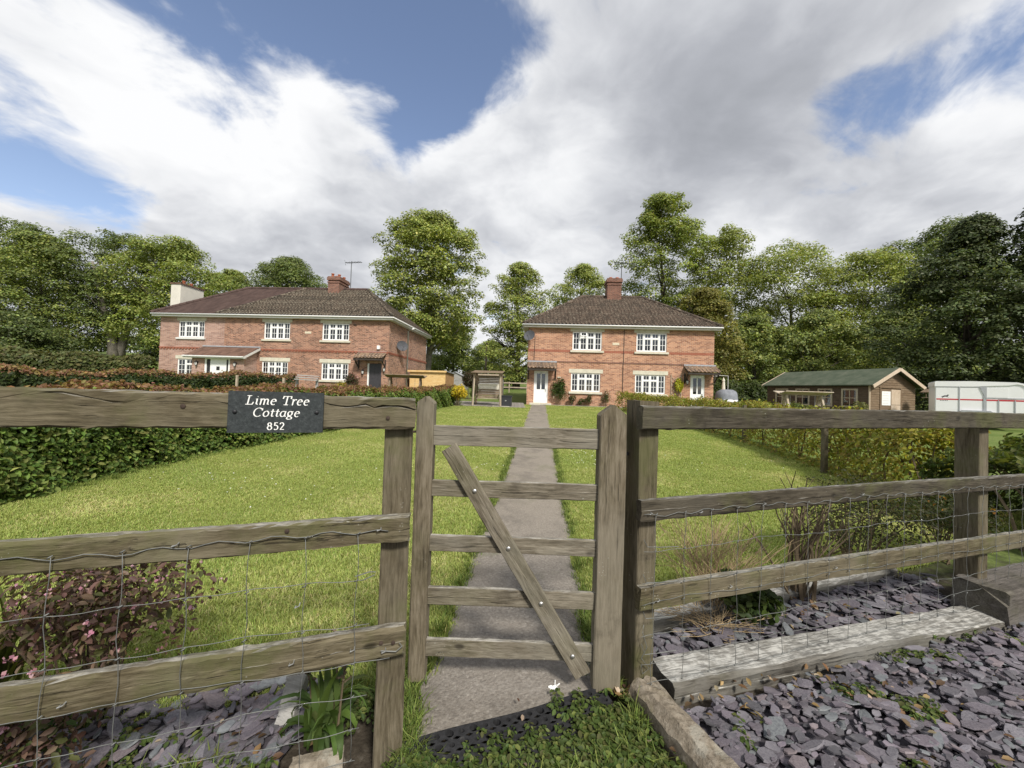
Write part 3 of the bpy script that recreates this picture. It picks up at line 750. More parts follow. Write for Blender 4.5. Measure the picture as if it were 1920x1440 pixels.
def eaves(parent, x0, x1, y0, y1, z, sides='FR', wallx0=None, wallx1=None, fmat='soffit_cream'):
    g = MB(); f = MB()
    f.box(x0 + .03, x1 - .03, y0 + .03, y0 + .055, z - .19, z - .01); f.box(x0 + .03, x1 - .03, y0 + .055, y0 + .5, z - .195, z - .18)
    g.tube([(x0, y0 - .02, z - .05), (x1, y0 - .02, z - .05)], .05, 8)
    if 'R' in sides:
        f.box(x1 - .055, x1 - .03, y0 + .06, y1 - .03, z - .19, z - .01); f.box(x1 - .5, x1 - .055, y0 + .5, y1 - .03, z - .197, z - .182)
        g.tube([(x1 + .02, y0, z - .05), (x1 + .02, y1, z - .05)], .05, 8)
    if 'L' in sides:
        f.box(x0 + .03, x0 + .055, y0 + .06, y1 - .03, z - .19, z - .01); f.box(x0 + .055, x0 + .5, y0 + .5, y1 - .03, z - .197, z - .182)
        g.tube([(x0 - .02, y0, z - .05), (x0 - .02, y1, z - .05)], .05, 8)
    o = f.build('fascia', fmat, parent); g.build('gutter', 'white_gutter', o, True)
eaves(RH, -ov, WR + ov, -ov, DP + ov, EZ, 'FRL')
chimney(RH, 5.3, 6.26, 3.55, 4.5, 6.9, 8.85, 'brick_chimney', [(5.55, 3.85, .16, 0), (6.0, 3.85, .16, 0), (5.55, 4.25, .16, 0), (6.0, 4.25, .16, 0)])
aerial(RH, 6.4, 4.4, 7.4, 10.35, math.radians(188))
dish(RH, .1, -.3, 4.17, (-.35, -1, .35), .34)

# ------------------------------------------------------------------ left-hand brick house with its newer wing
LH0 = Vector((-7.935, 24.5, .8))
LH = thing('brick_house', 'long red brick house with a porch and a cream rendered chimney behind the coppery hedge', 'house', LH0, -ANG)
JX = -11.17; LX = -15.75
lup = [(-8.42, -6.65, 3.46, 4.56), (-4.455, -2.655, 3.46, 4.56)]; llo = [(-8.48, -6.70, .90, 2.0), (-4.42, -2.62, .90, 2.0)]
ldr = [(-1.34, -.42, .1, 2.04)]
house_shell(LH, JX, 0, DP, ZW + .06, lup + llo + ldr, 'brick_left')
wu = [(-14.45, -12.61, 3.46, 4.56)]; wl = [(-14.43, -13.30, .90, 2.02)]
wg = MB(); wall_front(wg, LX, JX, 0, ZW + .06, .03, wu + wl); wg.add([(LX, .03, 0), (LX, DP, 0), (LX, DP, 4.8), (LX, .03, 4.8)], [(3, 2, 1, 0)]); wg.add([(LX, DP, 0), (JX, DP, 0), (JX, DP, 4.8), (LX, DP, 4.8)], [(3, 2, 1, 0)])
wg.build('wing_wall', 'brick_wing', LH)
rooms = MB(); rooms.box(-15.5, -5.6, 2.6, 2.65, 0, 4.7); rooms.box(-5.4, -.15, 2.8, 2.85, 0, 4.7); rooms.box(-15.6, -.1, .14, 2.8, 2.35, 2.75); rooms.box(-5.6, -5.45, .14, 2.8, 0, 4.7); rooms.box(-15.6, -.1, .14, 2.8, 0, .05)
rooms.build('interior_wall', 'room_dark', LH)
window(LH, *wu[0], .03, 4, ((.03, .2), (.28, .36), (.8, .97)), True, .2, sillmat='white_gutter', extra=.12)
window(LH, *wl[0], .03, 2, (), False, .22)
window(LH, *lup[0], 0, 4, ((.03, .25), (.76, .97)), True, .2); window(LH, *lup[1], 0, 4, ((.03, .24),), True, .2)
window(LH, *llo[0], 0, 4, (), True, .24); window(LH, *llo[1], 0, 4, ((.03, .24),), True, .24)
x0, x1, z0, z1 = ldr[0]
dd = MB(); dd.box(x0 + .09, x1, .06, .1, z0, z1); dd.box(x0 + .2, x1 - .12, .045, .06, z0 + .15, z0 + .8)
dd.box(x0 + .22, x0 + .42, .047, .06, z0 + .95, z1 - .2); dd.box(x1 - .38, x1 - .18, .047, .06, z0 + .95, z1 - .2)
dr_ = dd.build('door', 'dark_door', LH); MB().box(x0, x0 + .088, .0, .1, z0, z1).build('door_post', 'white_upvc', dr_)
canopy(LH, -2.0, -.12, -.74, 2.72, 2.32)
lamp(LH, -1.6, 0, 1.55); lamp(LH, -.2, 0, 1.75)
MB().box(-.72, -.55, -.14, 0, 2.95, 3.18).build('security_light', 'white_upvc', LH)
dc = MB(); dc.box(LX, JX, -.02, .03, 2.735, 2.80); dc.box(JX, .05, -.05, 0, 2.735, 2.80); dc.box(0, .05, 0, DP, 2.735, 2.80)
dc.build('string_course', 'brick_red', LH)
dc = MB(); k = LX + .06
while k < -.05:
    yb = .03 if k < JX - .11 else 0.0
    dc.box(k, k + .115, yb - .045, yb, 2.655, 2.734); k += .225
k = .12
while k < DP: dc.box(0, .045, k, k + .115, 2.655, 2.734); k += .225
tag(dc.build('dentil_course', 'brick_red', LH), kind='stuff')
MB().box(-5.62, -5.2, -.02, 0, 3.86, 4.0).build('wall_plaque', 'plaque_stone', LH)
MB().tube([(.5, 3.35, 4.86), (.3, 3.3, 4.8), (.07, 3.3, 4.66), (.07, 3.3, .0)], .055, 8).build('downpipe', 'white_gutter', LH, True)
MB().tube([(-2.35, -.05, 4.5), (-2.15, -.05, 4.47)], .03, 5).build('pipe_outlet', 'black_frame', LH)
dish(LH, .28, 1.55, 3.35, (.75, -1, .25), .36)
# porch
pz = 2.10; pf = -1.1
pw = MB(); pop = [(-11.45, -9.75, .08, 2.05)]
wall_front(pw, -12.3, -8.82, 0, pz + .2, pf, pop, .12)
pw.add([(-8.82, pf, 0), (-8.82, -.002, 0), (-8.82, -.002, 2.75), (-8.82, pf, pz + .2)], [(0, 1, 2, 3)]); pw.add([(-12.3, pf, 0), (-12.3, .028, 0), (-12.3, .028, 2.75), (-12.3, pf, pz + .2)], [(3, 2, 1, 0)])
po = pw.build('porch', 'brick_wing', LH)
dw = MB(); dw.box(-11.45, -11.33, pf + .02, pf + .1, .08, 2.05); dw.box(-9.87, -9.75, pf + .02, pf + .1, .08, 2.05); dw.box(-11.33, -9.87, pf + .02, pf + .1, 1.97, 2.05)
dw.box(-11.10, -10.02, pf + .05, pf + .09, .08, 1.97); dw.build('porch_door', 'white_upvc', po)
dg = MB(); dg.box(-11.33, -11.10, pf + .06, pf + .07, .08, 1.97); dg.box(-10.02, -9.87, pf + .06, pf + .07, .08, 1.97); dg.box(-10.68, -10.46, pf + .043, pf + .05, 1.28, 1.52); dg.build('pane', 'black_frame', po)
lamp(po, -11.9, pf, 1.75); lamp(po, -9.33, pf, 1.75)
roof_slope('porch_roof', 'tile_porch', po, (-12.62, pf - .28, 2.17), (-8.62, pf - .28, 2.17), (-8.62, -.005, 2.86), (-12.62, -.005, 2.86), .3, .17, .008, .018)
pe = MB(); pe.box(-12.65, -8.6, pf - .30, pf - .27, 2.02, 2.16); pe.box(-12.6, -8.62, pf - .27, pf + .01, 2.03, 2.05); pe.tube([(-12.65, pf - .34, 2.12), (-8.6, pf - .34, 2.12)], .05, 6)
pe.bar((-8.6, pf - .28, 2.09), (-8.6, -.01, 2.78), .025, .13); pe.bar((-12.64, pf - .28, 2.09), (-12.64, -.01, 2.78), .025, .13); pe.build('porch_fascia', 'white_gutter', po)
MB().bar((-12.6, -.03, 2.9), (-8.6, -.03, 2.9), .08, .08).build('porch_flashing', 'lead', po)
# roofs
EZ = 4.99; RZ = 7.79; ov = .34
A, B, Cc, Dd = (LX - ov, -ov, EZ), (ov, -ov, EZ), (ov, DP + ov, EZ), (LX - ov, DP + ov, EZ); q1, q2 = (-12.9, 4, RZ), (-3.4, 4, RZ)
m0, m1 = (-11.5, -ov, EZ), (-8.2, 4, RZ)
ro = roof_slope('roof', 'tile_mossy', LH, m0, B, q2, m1)
roof_slope('roof_slope', 'tile_new', LH, A, m0, m1, q1, .17, .12, .006, .014, 4)
roof_slope('roof_slope', 'tile_mossy', LH, B, Cc, q2, q2); roof_slope('roof_slope', 'tile_new', LH, Dd, A, q1, q1, .3, .3, .006, .014, 3)
roof_slope('roof_slope', 'tile_new', LH, Cc, Dd, q1, q2, .42, .66)
for a, b, m_ in ((q1, q2, 'tile_new'), (B, q2, 'tile_mossy'), (A, q1, 'tile_new'), (m0, m1, 'tile_mossy')): ridge_tiles(ro, (a[0], a[1], a[2] + .03), (b[0], b[1], b[2] + .03), m_)
eaves(LH, LX - ov, ov, -ov, DP + ov, EZ, 'FRL', fmat='white_gutter')
chimney(LH, -6.15, -5.3, 3.35, 4.75, 6.9, 8.55, 'brick_chimney', [(-5.95, 3.6, .3, 0), (-5.5, 3.7, .26, 0), (-5.95, 4.2, .3, 0), (-5.5, 4.4, .26, 0)])
chimney(LH, -16.45, -15.72, 1.3, 3.15, 0, 7.35, 'render_cream', [(-16.1, 1.9, .34, 1), (-16.1, 2.5, .3, 0)], corbel=False)
aerial(LH, -5.15, 4.75, 7.4, 10.2, math.radians(170))
# ------------------------------------------------------------------ timber, fence and gate
def plank_mesh(name, L, w, h, mat, seg=24, jit=.0022, ch=.005, seed=0, crack=None, warp=.004, ztop=None):
    """sawn timber along +X, y in +-w/2 (front is -y), z in 0..h; crack(x)->(z,depth) opens a split in the front"""
    r = np.random.default_rng(seed)
    prof = [(-w / 2, ch), (-w / 2, None, -1), (-w / 2, None, 0), (-w / 2, None, 1), (-w / 2, h - ch), (-w / 2 + ch, h), (0, h), (w / 2 - ch, h), (w / 2, h - ch), (w / 2, h * .5), (w / 2, ch), (w / 2 - ch, 0), (-w / 2 + ch, 0)]
    n = len(prof); V = []
    wob = np.cumsum(r.normal(0, 1, (seg + 1, n, 2)), axis=0); wob -= wob.mean(0); wob = wob / (np.abs(wob).max() + 1e-9) * jit * 1.2
    for i in range(seg + 1):
        x = L * i / seg
        zc, dp = crack(x) if crack else (h * .5, 0.0)
        bend = warp * math.sin(x * 1.3 + seed)
        for j, p in enumerate(prof):
            y = p[0]; z = p[1]
            if z is None:
                k = p[2]; z = zc + k * (.0025 + dp * .18)
                if k == 0: y = y + dp
            y += wob[i, j, 0] + r.normal(0, jit * .35); z += wob[i, j, 1] + r.normal(0, jit * .35) + bend
            V.append((x + (r.normal(0, jit) if i in (0, seg) else 0), y, z))
    F = []
    for i in range(seg):
        for j in range(n): F.append((i * n + j, (i + 1) * n + j, (i + 1) * n + (j + 1) % n, i * n + (j + 1) % n))
    F.append(tuple(range(n))); F.append(tuple(seg * n + j for j in range(n - 1, -1, -1)))
    return make_mesh(name, V, F, mat, False)
def upright_mesh(name, w, d, h, mat, seed=0, top='flat', seg=18, jit=.002):
    """post along +Z, centred on x,y; top: flat, round or slope"""
    r = np.random.default_rng(seed); ch = .005
    prof = [(-w / 2 + ch, -d / 2), (0, -d / 2), (w / 2 - ch, -d / 2), (w / 2, -d / 2 + ch), (w / 2, d / 2 - ch), (w / 2 - ch, d / 2), (0, d / 2), (-w / 2 + ch, d / 2), (-w / 2, d / 2 - ch), (-w / 2, -d / 2 + ch)]
    n = len(prof); V = []; wob = np.cumsum(r.normal(0, 1, (seg + 1, n, 2)), axis=0); wob -= wob.mean(0); wob = wob / np.abs(wob).max() * jit * 1.3
    for i in range(seg + 1):
        for j, (x, y) in enumerate(prof):
            z = h * i / seg
            if i == seg:
                if top == 'round': z = h - (abs(x) / (w / 2)) ** 2 * w * .42
                elif top == 'slope': z = h - (.5 - x / w) * w * .34
                else: z = h + r.normal(0, .002)
            elif i == seg - 1 and top != 'flat': z = h - w * .5
            V.append((x + wob[i, j, 0], y + wob[i, j, 1], z))
    F = []
    for i in range(seg):
        for j in range(n): F.append((i * n + j, i * n + (j + 1) % n, (i + 1) * n + (j + 1) % n, (i + 1) * n + j))
    F.append(tuple(range(n - 1, -1, -1)))
    V.append((0, 0, h if top == 'round' else h - (w * .17 if top == 'slope' else 0)))
    c = len(V) - 1
    for j in range(n): F.append((seg * n + j, seg * n + (j + 1) % n, c))
    return make_mesh(name, V, F, mat, False)
FA = math.radians(17.8); F0 = Vector((-.42, 1.43, 0)); FX = Vector((math.cos(FA), math.sin(FA), 0)); FY = Vector((-math.sin(FA), math.cos(FA), 0))
def fpt(x, y, z=0.): return F0 + FX * x + FY * y + Vector((0, 0, z))
def crackL(x):
    L = 2.45; e = L - x
    d = .016 * max(0, math.sin(min(1, max(0, (.34 - e) / .34)) * math.pi * .5)) * (.55 + .45 * math.sin(e * 46) ** 2) if e < .34 else (.004 if math.sin(x * 9) > .7 else 0)
    return (.068 - .05 * max(0, min(1, e / .34)) ** 1.3 * 0 + .012 * math.sin(e * 21) + (.018 if e > .16 else 0), d)
def wires(parent, xa, xb, rows, stays, seed, top_end=None):
    r = random.Random(seed)
    def wy(z, x): return -.098 - .004 * math.sin(x * 13 + z * 30)
    jx = {}
    for k, z0 in enumerate(rows):
        xe = xb[k] if isinstance(xb, (list, tuple)) else xb
        pts = []; n = int((xe - xa) / .035)
        ph = r.uniform(0, 6)
        for i in range(n + 1):
            x = xa + (xe - xa) * i / n
            z = z0 + .006 * math.sin(x * 7 + ph) + (.007 * math.sin(x * 41 + ph) if k == 0 else .0025 * math.sin(x * 37 + ph))
            pts.append((x, wy(z, x), z))
        MB().tube(pts, .0012 if k else .0015, 5).build('line_wire', 'wire', parent, True)
    for s in stays:
        pts = []; lean = r.uniform(-.012, .012); ph = r.uniform(0, 6)
        zt, zb = rows[0], rows[-1]
        for i in range(13):
            z = zt + (zb - zt) * i / 12
            pts.append((s + lean * (i / 12) + .004 * math.sin(i * 1.3 + ph), -.1005 - .003 * math.sin(i * 2 + ph), z))
        b = MB().tube(pts, .0011, 5)
        for z0 in rows:                                   # hinge knots round each line wire
            f = (zt - z0) / (zt - zb); x = s + lean * f
            b.tube([(x - .006, -.1, z0 - .004), (x, -.104, z0), (x + .006, -.1, z0 + .004)], .0021, 5)
        b.build('stay_wire', 'wire', parent, True)
def staple(parent, x, z):
    b = MB(); b.tube([(x - .006, -.088, z - .004), (x - .006, -.104, z - .002), (x + .006, -.104, z + .002), (x + .006, -.088, z + .004)], .0018, 5); b.build('staple', 'galv', parent)

# left run of fence
FL = thing('post_and_rail_fence', 'weathered post and rail fence left of the gate, carrying the slate name plaque', 'fence', F0, FA)
link('post', upright_mesh('post', .098, .10, 1.22, 'post_wood', 3), FL, (.006, 0, -.02))
link('post', upright_mesh('post', .098, .10, 1.22, 'post_wood', 13), FL, (-1.95, 0, -.02))
LR = ((1.190, .108, 'rail_wood', crackL), (.795, .09, 'rail_wood', None), (.398, .098, 'rail_wood', None))
for k, (z, h, m_, ck) in enumerate(LR):
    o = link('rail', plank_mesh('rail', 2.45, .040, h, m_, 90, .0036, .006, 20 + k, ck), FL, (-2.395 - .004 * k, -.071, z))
wires(FL, -2.3, [-.02, -.09, -.07, .0, -.07, -.09, -.1], [.838, .682, .535, .408, .298, .19, .09], [-.115 - .157 * k for k in range(11)], 5)
for (x, z) in ((-.05, .845), (-.29, .62), (-.62, .845), (-.12, .452), (-.30, .44), (-.86, .43), (-.02, .43)): staple(FL, x, z)
MB().tube([(-.03, -.098, .432), (.02, -.103, .425), (.04, -.103, .44), (.03, -.103, .452)], .002, 5).build('wire_end', 'wire', FL)
MB().tube([(-.09, -.1, .682), (-.06, -.105, .695), (-.055, -.105, .705), (-.075, -.103, .707), (-.12, -.1, .695)], .0018, 5).build('wire_end', 'wire', FL)
for (x, z) in ((-.62, 1.255), (-.035, 1.225), (-.03, .455), (.01, .45), (-.33, .86)):
    MB().lathe([(.007, 0), (.007, .003), (.003, .004)], 8).build('nail', 'rust', FL).matrix_local = Matrix.Translation((x, -.0915, z)) @ Matrix.Rotation(math.pi / 2, 4, 'X')
# right run of fence
FR = thing('post_and_rail_fence', 'dark weathered post and rail fence right of the gate, wire netting over its lower rails', 'fence', F0, FA)
link('post', upright_mesh('post', .098, .11, 1.335, 'post_wood', 5), FR, (1.075, .005, -.03))
link('post', upright_mesh('post', .10, .12, 1.26, 'post_wood', 6), FR, (3.655, .01, -.03))
for k, (z, h, m_) in enumerate(((1.187, .10, 'rail_wood_dark'), (.792, .088, 'rail_wood_dark'), (.405, .098, 'rail_wood'))):
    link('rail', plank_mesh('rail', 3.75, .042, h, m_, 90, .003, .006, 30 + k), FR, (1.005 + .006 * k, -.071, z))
wires(FR, 1.02, 4.7, [.822, .665, .52, .445, .30, .195, .10], [1.08 + .152 * k for k in range(24)], 9)
for (x, z) in ((1.05, .825), (1.32, .815), (1.7, .83), (1.10, .45), (1.5, .46), (2.2, .47), (2.4, .84)): staple(FR, x, z)
for k in range(4): MB().tube([(1.05, -.06, .70 - .15 * k), (1.03, -.11, .69 - .15 * k), (1.1, -.104, .68 - .15 * k), (1.2, -.1, .672 - .15 * k)], .0017, 5).build('wire_end', 'wire', FR)
MB().tube([(1.06, -.06, .33), (1.04, -.08, .31), (1.06, -.085, .25), (1.04, -.075, .2), (1.09, -.065, .14), (1.06, -.06, .12), (1.05, -.06, .16)], .0016, 5).build('wire_end', 'wire', FR)

# gate, ajar and square to the path
GT = thing('garden_gate', 'five bar wooden garden gate with a diagonal brace, standing ajar between the fences', 'gate', (.46, 1.75, 0))
def gx(x): return x - .46
link('stile', upright_mesh('stile', .076, .07, 1.256, 'gate_wood_up', 41, 'round'), GT, (gx(-.383), 0, .04))
link('stile', upright_mesh('stile', .120, .075, 1.262, 'gate_wood_up', 42, 'round'), GT, (gx(.458), 0, .022))
for k, (z, h) in enumerate(((1.078, .09), (.846, .072), (.601, .070), (.368, .075), (.143, .074))):
    link('bar', plank_mesh('bar', .752, .024, h, 'gate_wood', 26, .0016, .003, 50 + k), GT, (gx(-.350), -.006, z))
pa, pb_ = Vector((gx(-.268), -.031, 1.075)), Vector((gx(.352), -.031, .095)); dv = pb_ - pa
br_ = link('brace', plank_mesh('brace', dv.length, .022, .074, 'gate_wood', 26, .0014, .003, 61), GT)
dx = dv.normalized(); yv = Vector((0, 1, 0)); zv = dx.cross(yv).normalized()
br_.matrix_local = Matrix.Translation(pa - zv * .037) @ Matrix((dx, yv, zv)).transposed().to_4x4()
for (x, z) in ((-.150, .885), (.007, .638), (.158, .402), (.303, .178)):
    MB().lathe([(.0105, 0), (.0105, .002), (.008, .0055), (.003, .007)], 12).build('bolt', 'bolt_steel', GT, True).matrix_local = Matrix.Translation((gx(x), -.0425, z)) @ Matrix.Rotation(math.pi / 2, 4, 'X')
MB().tube([(gx(-.42), .0, 1.135), (gx(-.50), -.02, 1.13)], .006, 6).build('latch_pin', 'rust', GT)
hg = MB(); hg.bar((gx(.515), .02, 1.06), (gx(.58), .04, 1.06), .014, .014); hg.build('hinge', 'black_frame', GT)

# slate name plaque with engraved lettering
SG = thing('name_plaque', 'dark slate name plaque with white italic lettering, fixed to the top rail', 'sign', fpt(-.368, -.0985, 1.241), FA)
MB().box(-.132, .132, -.0125, 0, -.064, .064).build('panel', 'slate_sign', SG)
for x in (-.113, .113): MB().lathe([(.0062, 0), (.0062, .003), (.003, .0052)], 10).build('screw_cap', 'black_frame', SG, True).matrix_local = Matrix.Translation((x, -.0125, .001)) @ Matrix.Rotation(math.pi / 2, 4, 'X')
def arc(cx, cy, rx, ry, a0, a1, n=14): return [(cx + rx * math.cos(math.radians(a0 + (a1 - a0) * k / n)), cy + ry * math.sin(math.radians(a0 + (a1 - a0) * k / n))) for k in range(n + 1)]
GL = {   # strokes on a unit cap height; advance width last
 'L': ([[(.28, 1), (.28, 0)], [(.08, .985), (.5, .985)], [(.08, .015), (.72, .015), (.80, .26)]], .86),
 'T': ([[(.45, 1), (.45, 0)], [(.04, .74), (.08, .985), (.84, .985), (.86, .74)], [(.24, .015), (.66, .015)]], .88),
 'C': ([[(.86, .74), (.84, .93)] , arc(.5, .5, .43, .5, 52, 312, 22)], .92),
 'i': ([[(.05, .60), (.18, .64), (.18, .08), (.32, .03)], [(.17, .90), (.20, .90)]], .36),
 'm': ([[(.04, .60), (.16, .64), (.16, 0)], [(.16, .42)] + arc(.34, .44, .17, .2, 150, 0, 8) + [(.51, .0)], [(.51, .42)] + arc(.69, .44, .17, .2, 150, 0, 8) + [(.86, .08), (.98, .04)]], 1.02),
 'e': ([[(.12, .34), (.54, .40)] + arc(.33, .40, .21, .24, 5, 130, 8) + arc(.35, .32, .25, .32, 150, 305, 12)], .62),
 'r': ([[(.04, .60), (.17, .64), (.17, 0)], [(.17, .40), (.28, .58), (.40, .65), (.48, .60)]], .48),
 'o': ([arc(.34, .32, .26, .32, 0, 360, 22)], .68),
 't': ([[(.22, .84), (.20, .14), (.28, .02), (.42, .06)], [(.04, .62), (.42, .62)]], .44),
 'a': ([arc(.31, .32, .24, .32, 60, 350, 18), [(.56, .64), (.54, .12), (.66, .03)]], .70),
 'g': ([arc(.30, .38, .22, .26, 0, 360, 18), [(.44, .58), (.60, .64)], [(.16, .18), (.14, .06), (.46, .0)] + arc(.32, -.16, .26, .15, 60, -240, 16)], .66),
 '8': ([arc(.30, .74, .20, .22, 0, 360, 18), arc(.30, .26, .25, .27, 0, 360, 18)], .66),
 '5': ([[(.52, .97), (.18, .97), (.15, .58)] + arc(.28, .31, .26, .31, 110, -130, 16)], .64),
 '2': ([arc(.29, .72, .22, .26, 165, -25, 12) + [(.10, .03), (.56, .03)]], .64), ' ': ([], .42)}
def lettering(parent, text, xc, zb, cap, slant, track=.07, wt=.135):
    adv = sum(GL[c][1] + track for c in text) - track; x = -adv / 2
    for c in text:
        st, w = GL[c]
        V = []; F = []
        for s in st:
            pts = np.array(s, float)
            if len(pts) > 2 and len(pts) < 9: # soften corners a little
                pts = np.concatenate([pts[:1], np.concatenate([np.stack([pts[i] * .5 + (pts[i - 1] * .25 + pts[i + 1] * .25) * 1 if False else pts[i]]) for i in range(1, len(pts) - 1)]).reshape(-1, 2), pts[-1:]])
            for a, b in zip(pts, pts[1:]):
                d = b - a; L = np.hypot(*d)
                if L < 1e-6: continue
                ang = math.atan2(d[1], d[0]); th = wt * (.42 + .58 * abs(math.sin(ang - math.radians(12))))
                nx_, ny_ = -d[1] / L * th / 2, d[0] / L * th / 2
                ex, ey = d / L * th * .22
                q = [(a[0] - ex + nx_, a[1] - ey + ny_), (a[0] - ex - nx_, a[1] - ey - ny_), (b[0] + ex - nx_, b[1] + ey - ny_), (b[0] + ex + nx_, b[1] + ey + ny_)]
                base = len(V)
                V += [(xc + (x + px + slant * py) * cap, -.0129 - .00002 * len(F), zb + py * cap) for (px, py) in q]
                F.append((base, base + 1, base + 2, base + 3))
        if V:
            o = link('letter', make_mesh('letter', V, F, 'letter_white', False), parent)
        x += w + track
lettering(SG, 'Lime Tree', .0, .0235, .0275, .20)
lettering(SG, 'Cottage', -.002, -.0135, .0265, .20)
lettering(SG, '852', -.001, -.0545, .0225, .0, .10, .15)

# ------------------------------------------------------------------ sleepers, kerb stones, mat
def sleeper(name, label, a, b, w, h, z, mat, seed, cat='sleeper', jit=.006):
    a = Vector((*a, 0)); b = Vector((*b, 0)); d = b - a
    o = link(name, plank_mesh(name, d.length, w, h, mat, 40, jit, .012, seed, lambda x: (h * .6 + .006 * math.sin(x * 5), .004 * max(0, math.sin(x * 3 + seed)) * (.2 < x < d.length - .2))), None, (a.x, a.y, z), math.atan2(d.y, d.x))
    return tag(o, label, cat, 'old railway sleepers around the beds')
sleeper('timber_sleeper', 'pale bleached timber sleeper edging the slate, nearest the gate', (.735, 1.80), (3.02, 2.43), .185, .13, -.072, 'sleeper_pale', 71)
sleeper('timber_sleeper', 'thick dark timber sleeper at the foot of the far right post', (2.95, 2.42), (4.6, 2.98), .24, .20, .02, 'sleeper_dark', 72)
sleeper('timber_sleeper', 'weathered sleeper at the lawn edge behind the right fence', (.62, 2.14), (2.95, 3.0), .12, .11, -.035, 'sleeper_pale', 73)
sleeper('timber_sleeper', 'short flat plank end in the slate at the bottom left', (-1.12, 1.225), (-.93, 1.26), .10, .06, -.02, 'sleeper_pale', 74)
st = link('timber_stump', upright_mesh('timber_stump', .07, .045, .36, 'shed_grey', 75, 'slope', 12, .006)); st.matrix_world = Matrix.Translation((-.845, 1.49, -.06)) @ Matrix.Rotation(math.radians(-14), 4, 'X') @ Matrix.Rotation(math.radians(8), 4, 'Y')
tag(st, 'grey split timber stub leaning under the lowest rail left of the gate', 'timber')
def kerb(label, a, b, w, h, z, seed):
    a = Vector((*a, 0)); b = Vector((*b, 0)); d = b - a
    o = link('kerb_stone', plank_mesh('kerb_stone', d.length, w, h, 'stone_concrete', 22, min(.009, d.length * .013), .032, seed, None, .0), None, (a.x, a.y, z), math.atan2(d.y, d.x))
    return tag(o, label, 'kerb stone')
kerb('rough concrete kerb stone running out from the right gate post', (.862, .98), (.605, 1.71), .13, .165, -.055, 81)
kerb('small concrete block under the strap-leaved plant left of the gate', (-.70, 1.315), (-.545, 1.365), .10, .13, -.065, 82)

def rubber_mat():
    V = []; F = []; pitch = .047; n = 10
    nx_, ny_ = 19, 10; th = .022
    for i in range(nx_):
        for j in range(ny_):
            cx = (i + .5) * pitch; cy = -(j + .5) * pitch; R = .0165 if (i + j) % 2 == 0 else .0105
            b = len(V); h = pitch / 2
            for k in range(n):
                a = 2 * math.pi * k / n; c, s_ = math.cos(a), math.sin(a); m_ = h / max(abs(c), abs(s_))
                V += [(cx + c * m_, cy + s_ * m_, th), (cx + c * R, cy + s_ * R, th), (cx + c * R * .92, cy + s_ * R * .92, 0)]
            for k in range(n):
                p = b + 3 * k; q = b + 3 * ((k + 1) % n)
                F += [(p, q, q + 1, p + 1), (p + 1, q + 1, q + 2, p + 2)]
            if j == 0 and i >= 0:
                c0 = len(V); V += [(i * pitch, 0, th), ((i + 1) * pitch, 0, th), ((i + 1) * pitch, 0, 0), (i * pitch, 0, 0)]; F.append((c0 + 3, c0 + 2, c0 + 1, c0))
    V = np.array(V); V[:, 2] += .006 * np.sin(V[:, 0] * 9) * np.cos(V[:, 1] * 11) + .004
    o = link('rubber_mat', make_mesh('rubber_mat', V, F, 'rubber', False), None, (-.40, 1.42, .004), math.atan2(.30, .80))
    tag(o, 'black rubber ring mat with holes in front of the gate', 'mat')
rubber_mat()
mbd = MB()
r_ = random.Random(4)
pts = [(.020 * (1 + .5 * r_.uniform(-1, 1)) * math.cos(a), .015 * (1 + .5 * r_.uniform(-1, 1)) * math.sin(a)) for a in [k * math.pi / 9 for k in range(18)]]
mbd.prism(pts, 'z', 0, .003); mbd.bar((.005, .01, .0015), (.010, .045, .0015), .004, .0025); mbd.bar((.015, .012, .0014), (.028, .026, .0014), .005, .0022)
tag(mbd.build('bird_dropping', 'dropping_white', None, False, (.23, 1.74, .0145)), 'white bird dropping splashed on the path inside the gate', 'dropping')

# ------------------------------------------------------------------ slate chippings
def chip_variants(n=14, seed=3):
    out = []
    r = random.Random(seed)
    for k in range(n):
        m = r.randint(6, 8); asp = r.uniform(.36, .8)
        poly = []
        for i in range(m):
            a = 2 * math.pi * (i + r.uniform(-.28, .28)) / m; rr = r.uniform(.78, 1.1)
            poly.append((rr * math.cos(a) * .5, rr * math.sin(a) * .5 * asp))
        t = r.uniform(.09, .17)
        V = [(x, y, 0) for x, y in poly] + [(x * .96, y * .94, t + r.uniform(-.015, .015)) for x, y in poly]
        F = [tuple(range(m - 1, -1, -1)), tuple(range(m, 2 * m))] + [(i, (i + 1) % m, m + (i + 1) % m, m + i) for i in range(m)]
        g = r.uniform(.08, .19); pu = r.uniform(0, 1)
        col = (g * (1.03 + .10 * pu), g * (.99 - .02 * pu), g * (1.07 + .04 * pu))
        if r.random() < .07: col = (g * .97, g * 1.03, g * 1.06)
        if r.random() < .08: col = (g * 1.14, g * .95, g * .99)
        out.append((V, F, col))
    return out
CV = chip_variants(22)
CM_ = [make_mesh('slate_chip', V, F, 'slate', False, False, np.tile(np.array(c), (len(V), 1))) for V, F, c in CV]
def point_in(poly, x, y):
    c = False; n = len(poly)
    for i in range(n):
        (x1, y1), (x2, y2) = poly[i], poly[(i + 1) % n]
        if (y1 > y) != (y2 > y) and x < (x2 - x1) * (y - y1) / (y2 - y1) + x1: c = not c
    return c
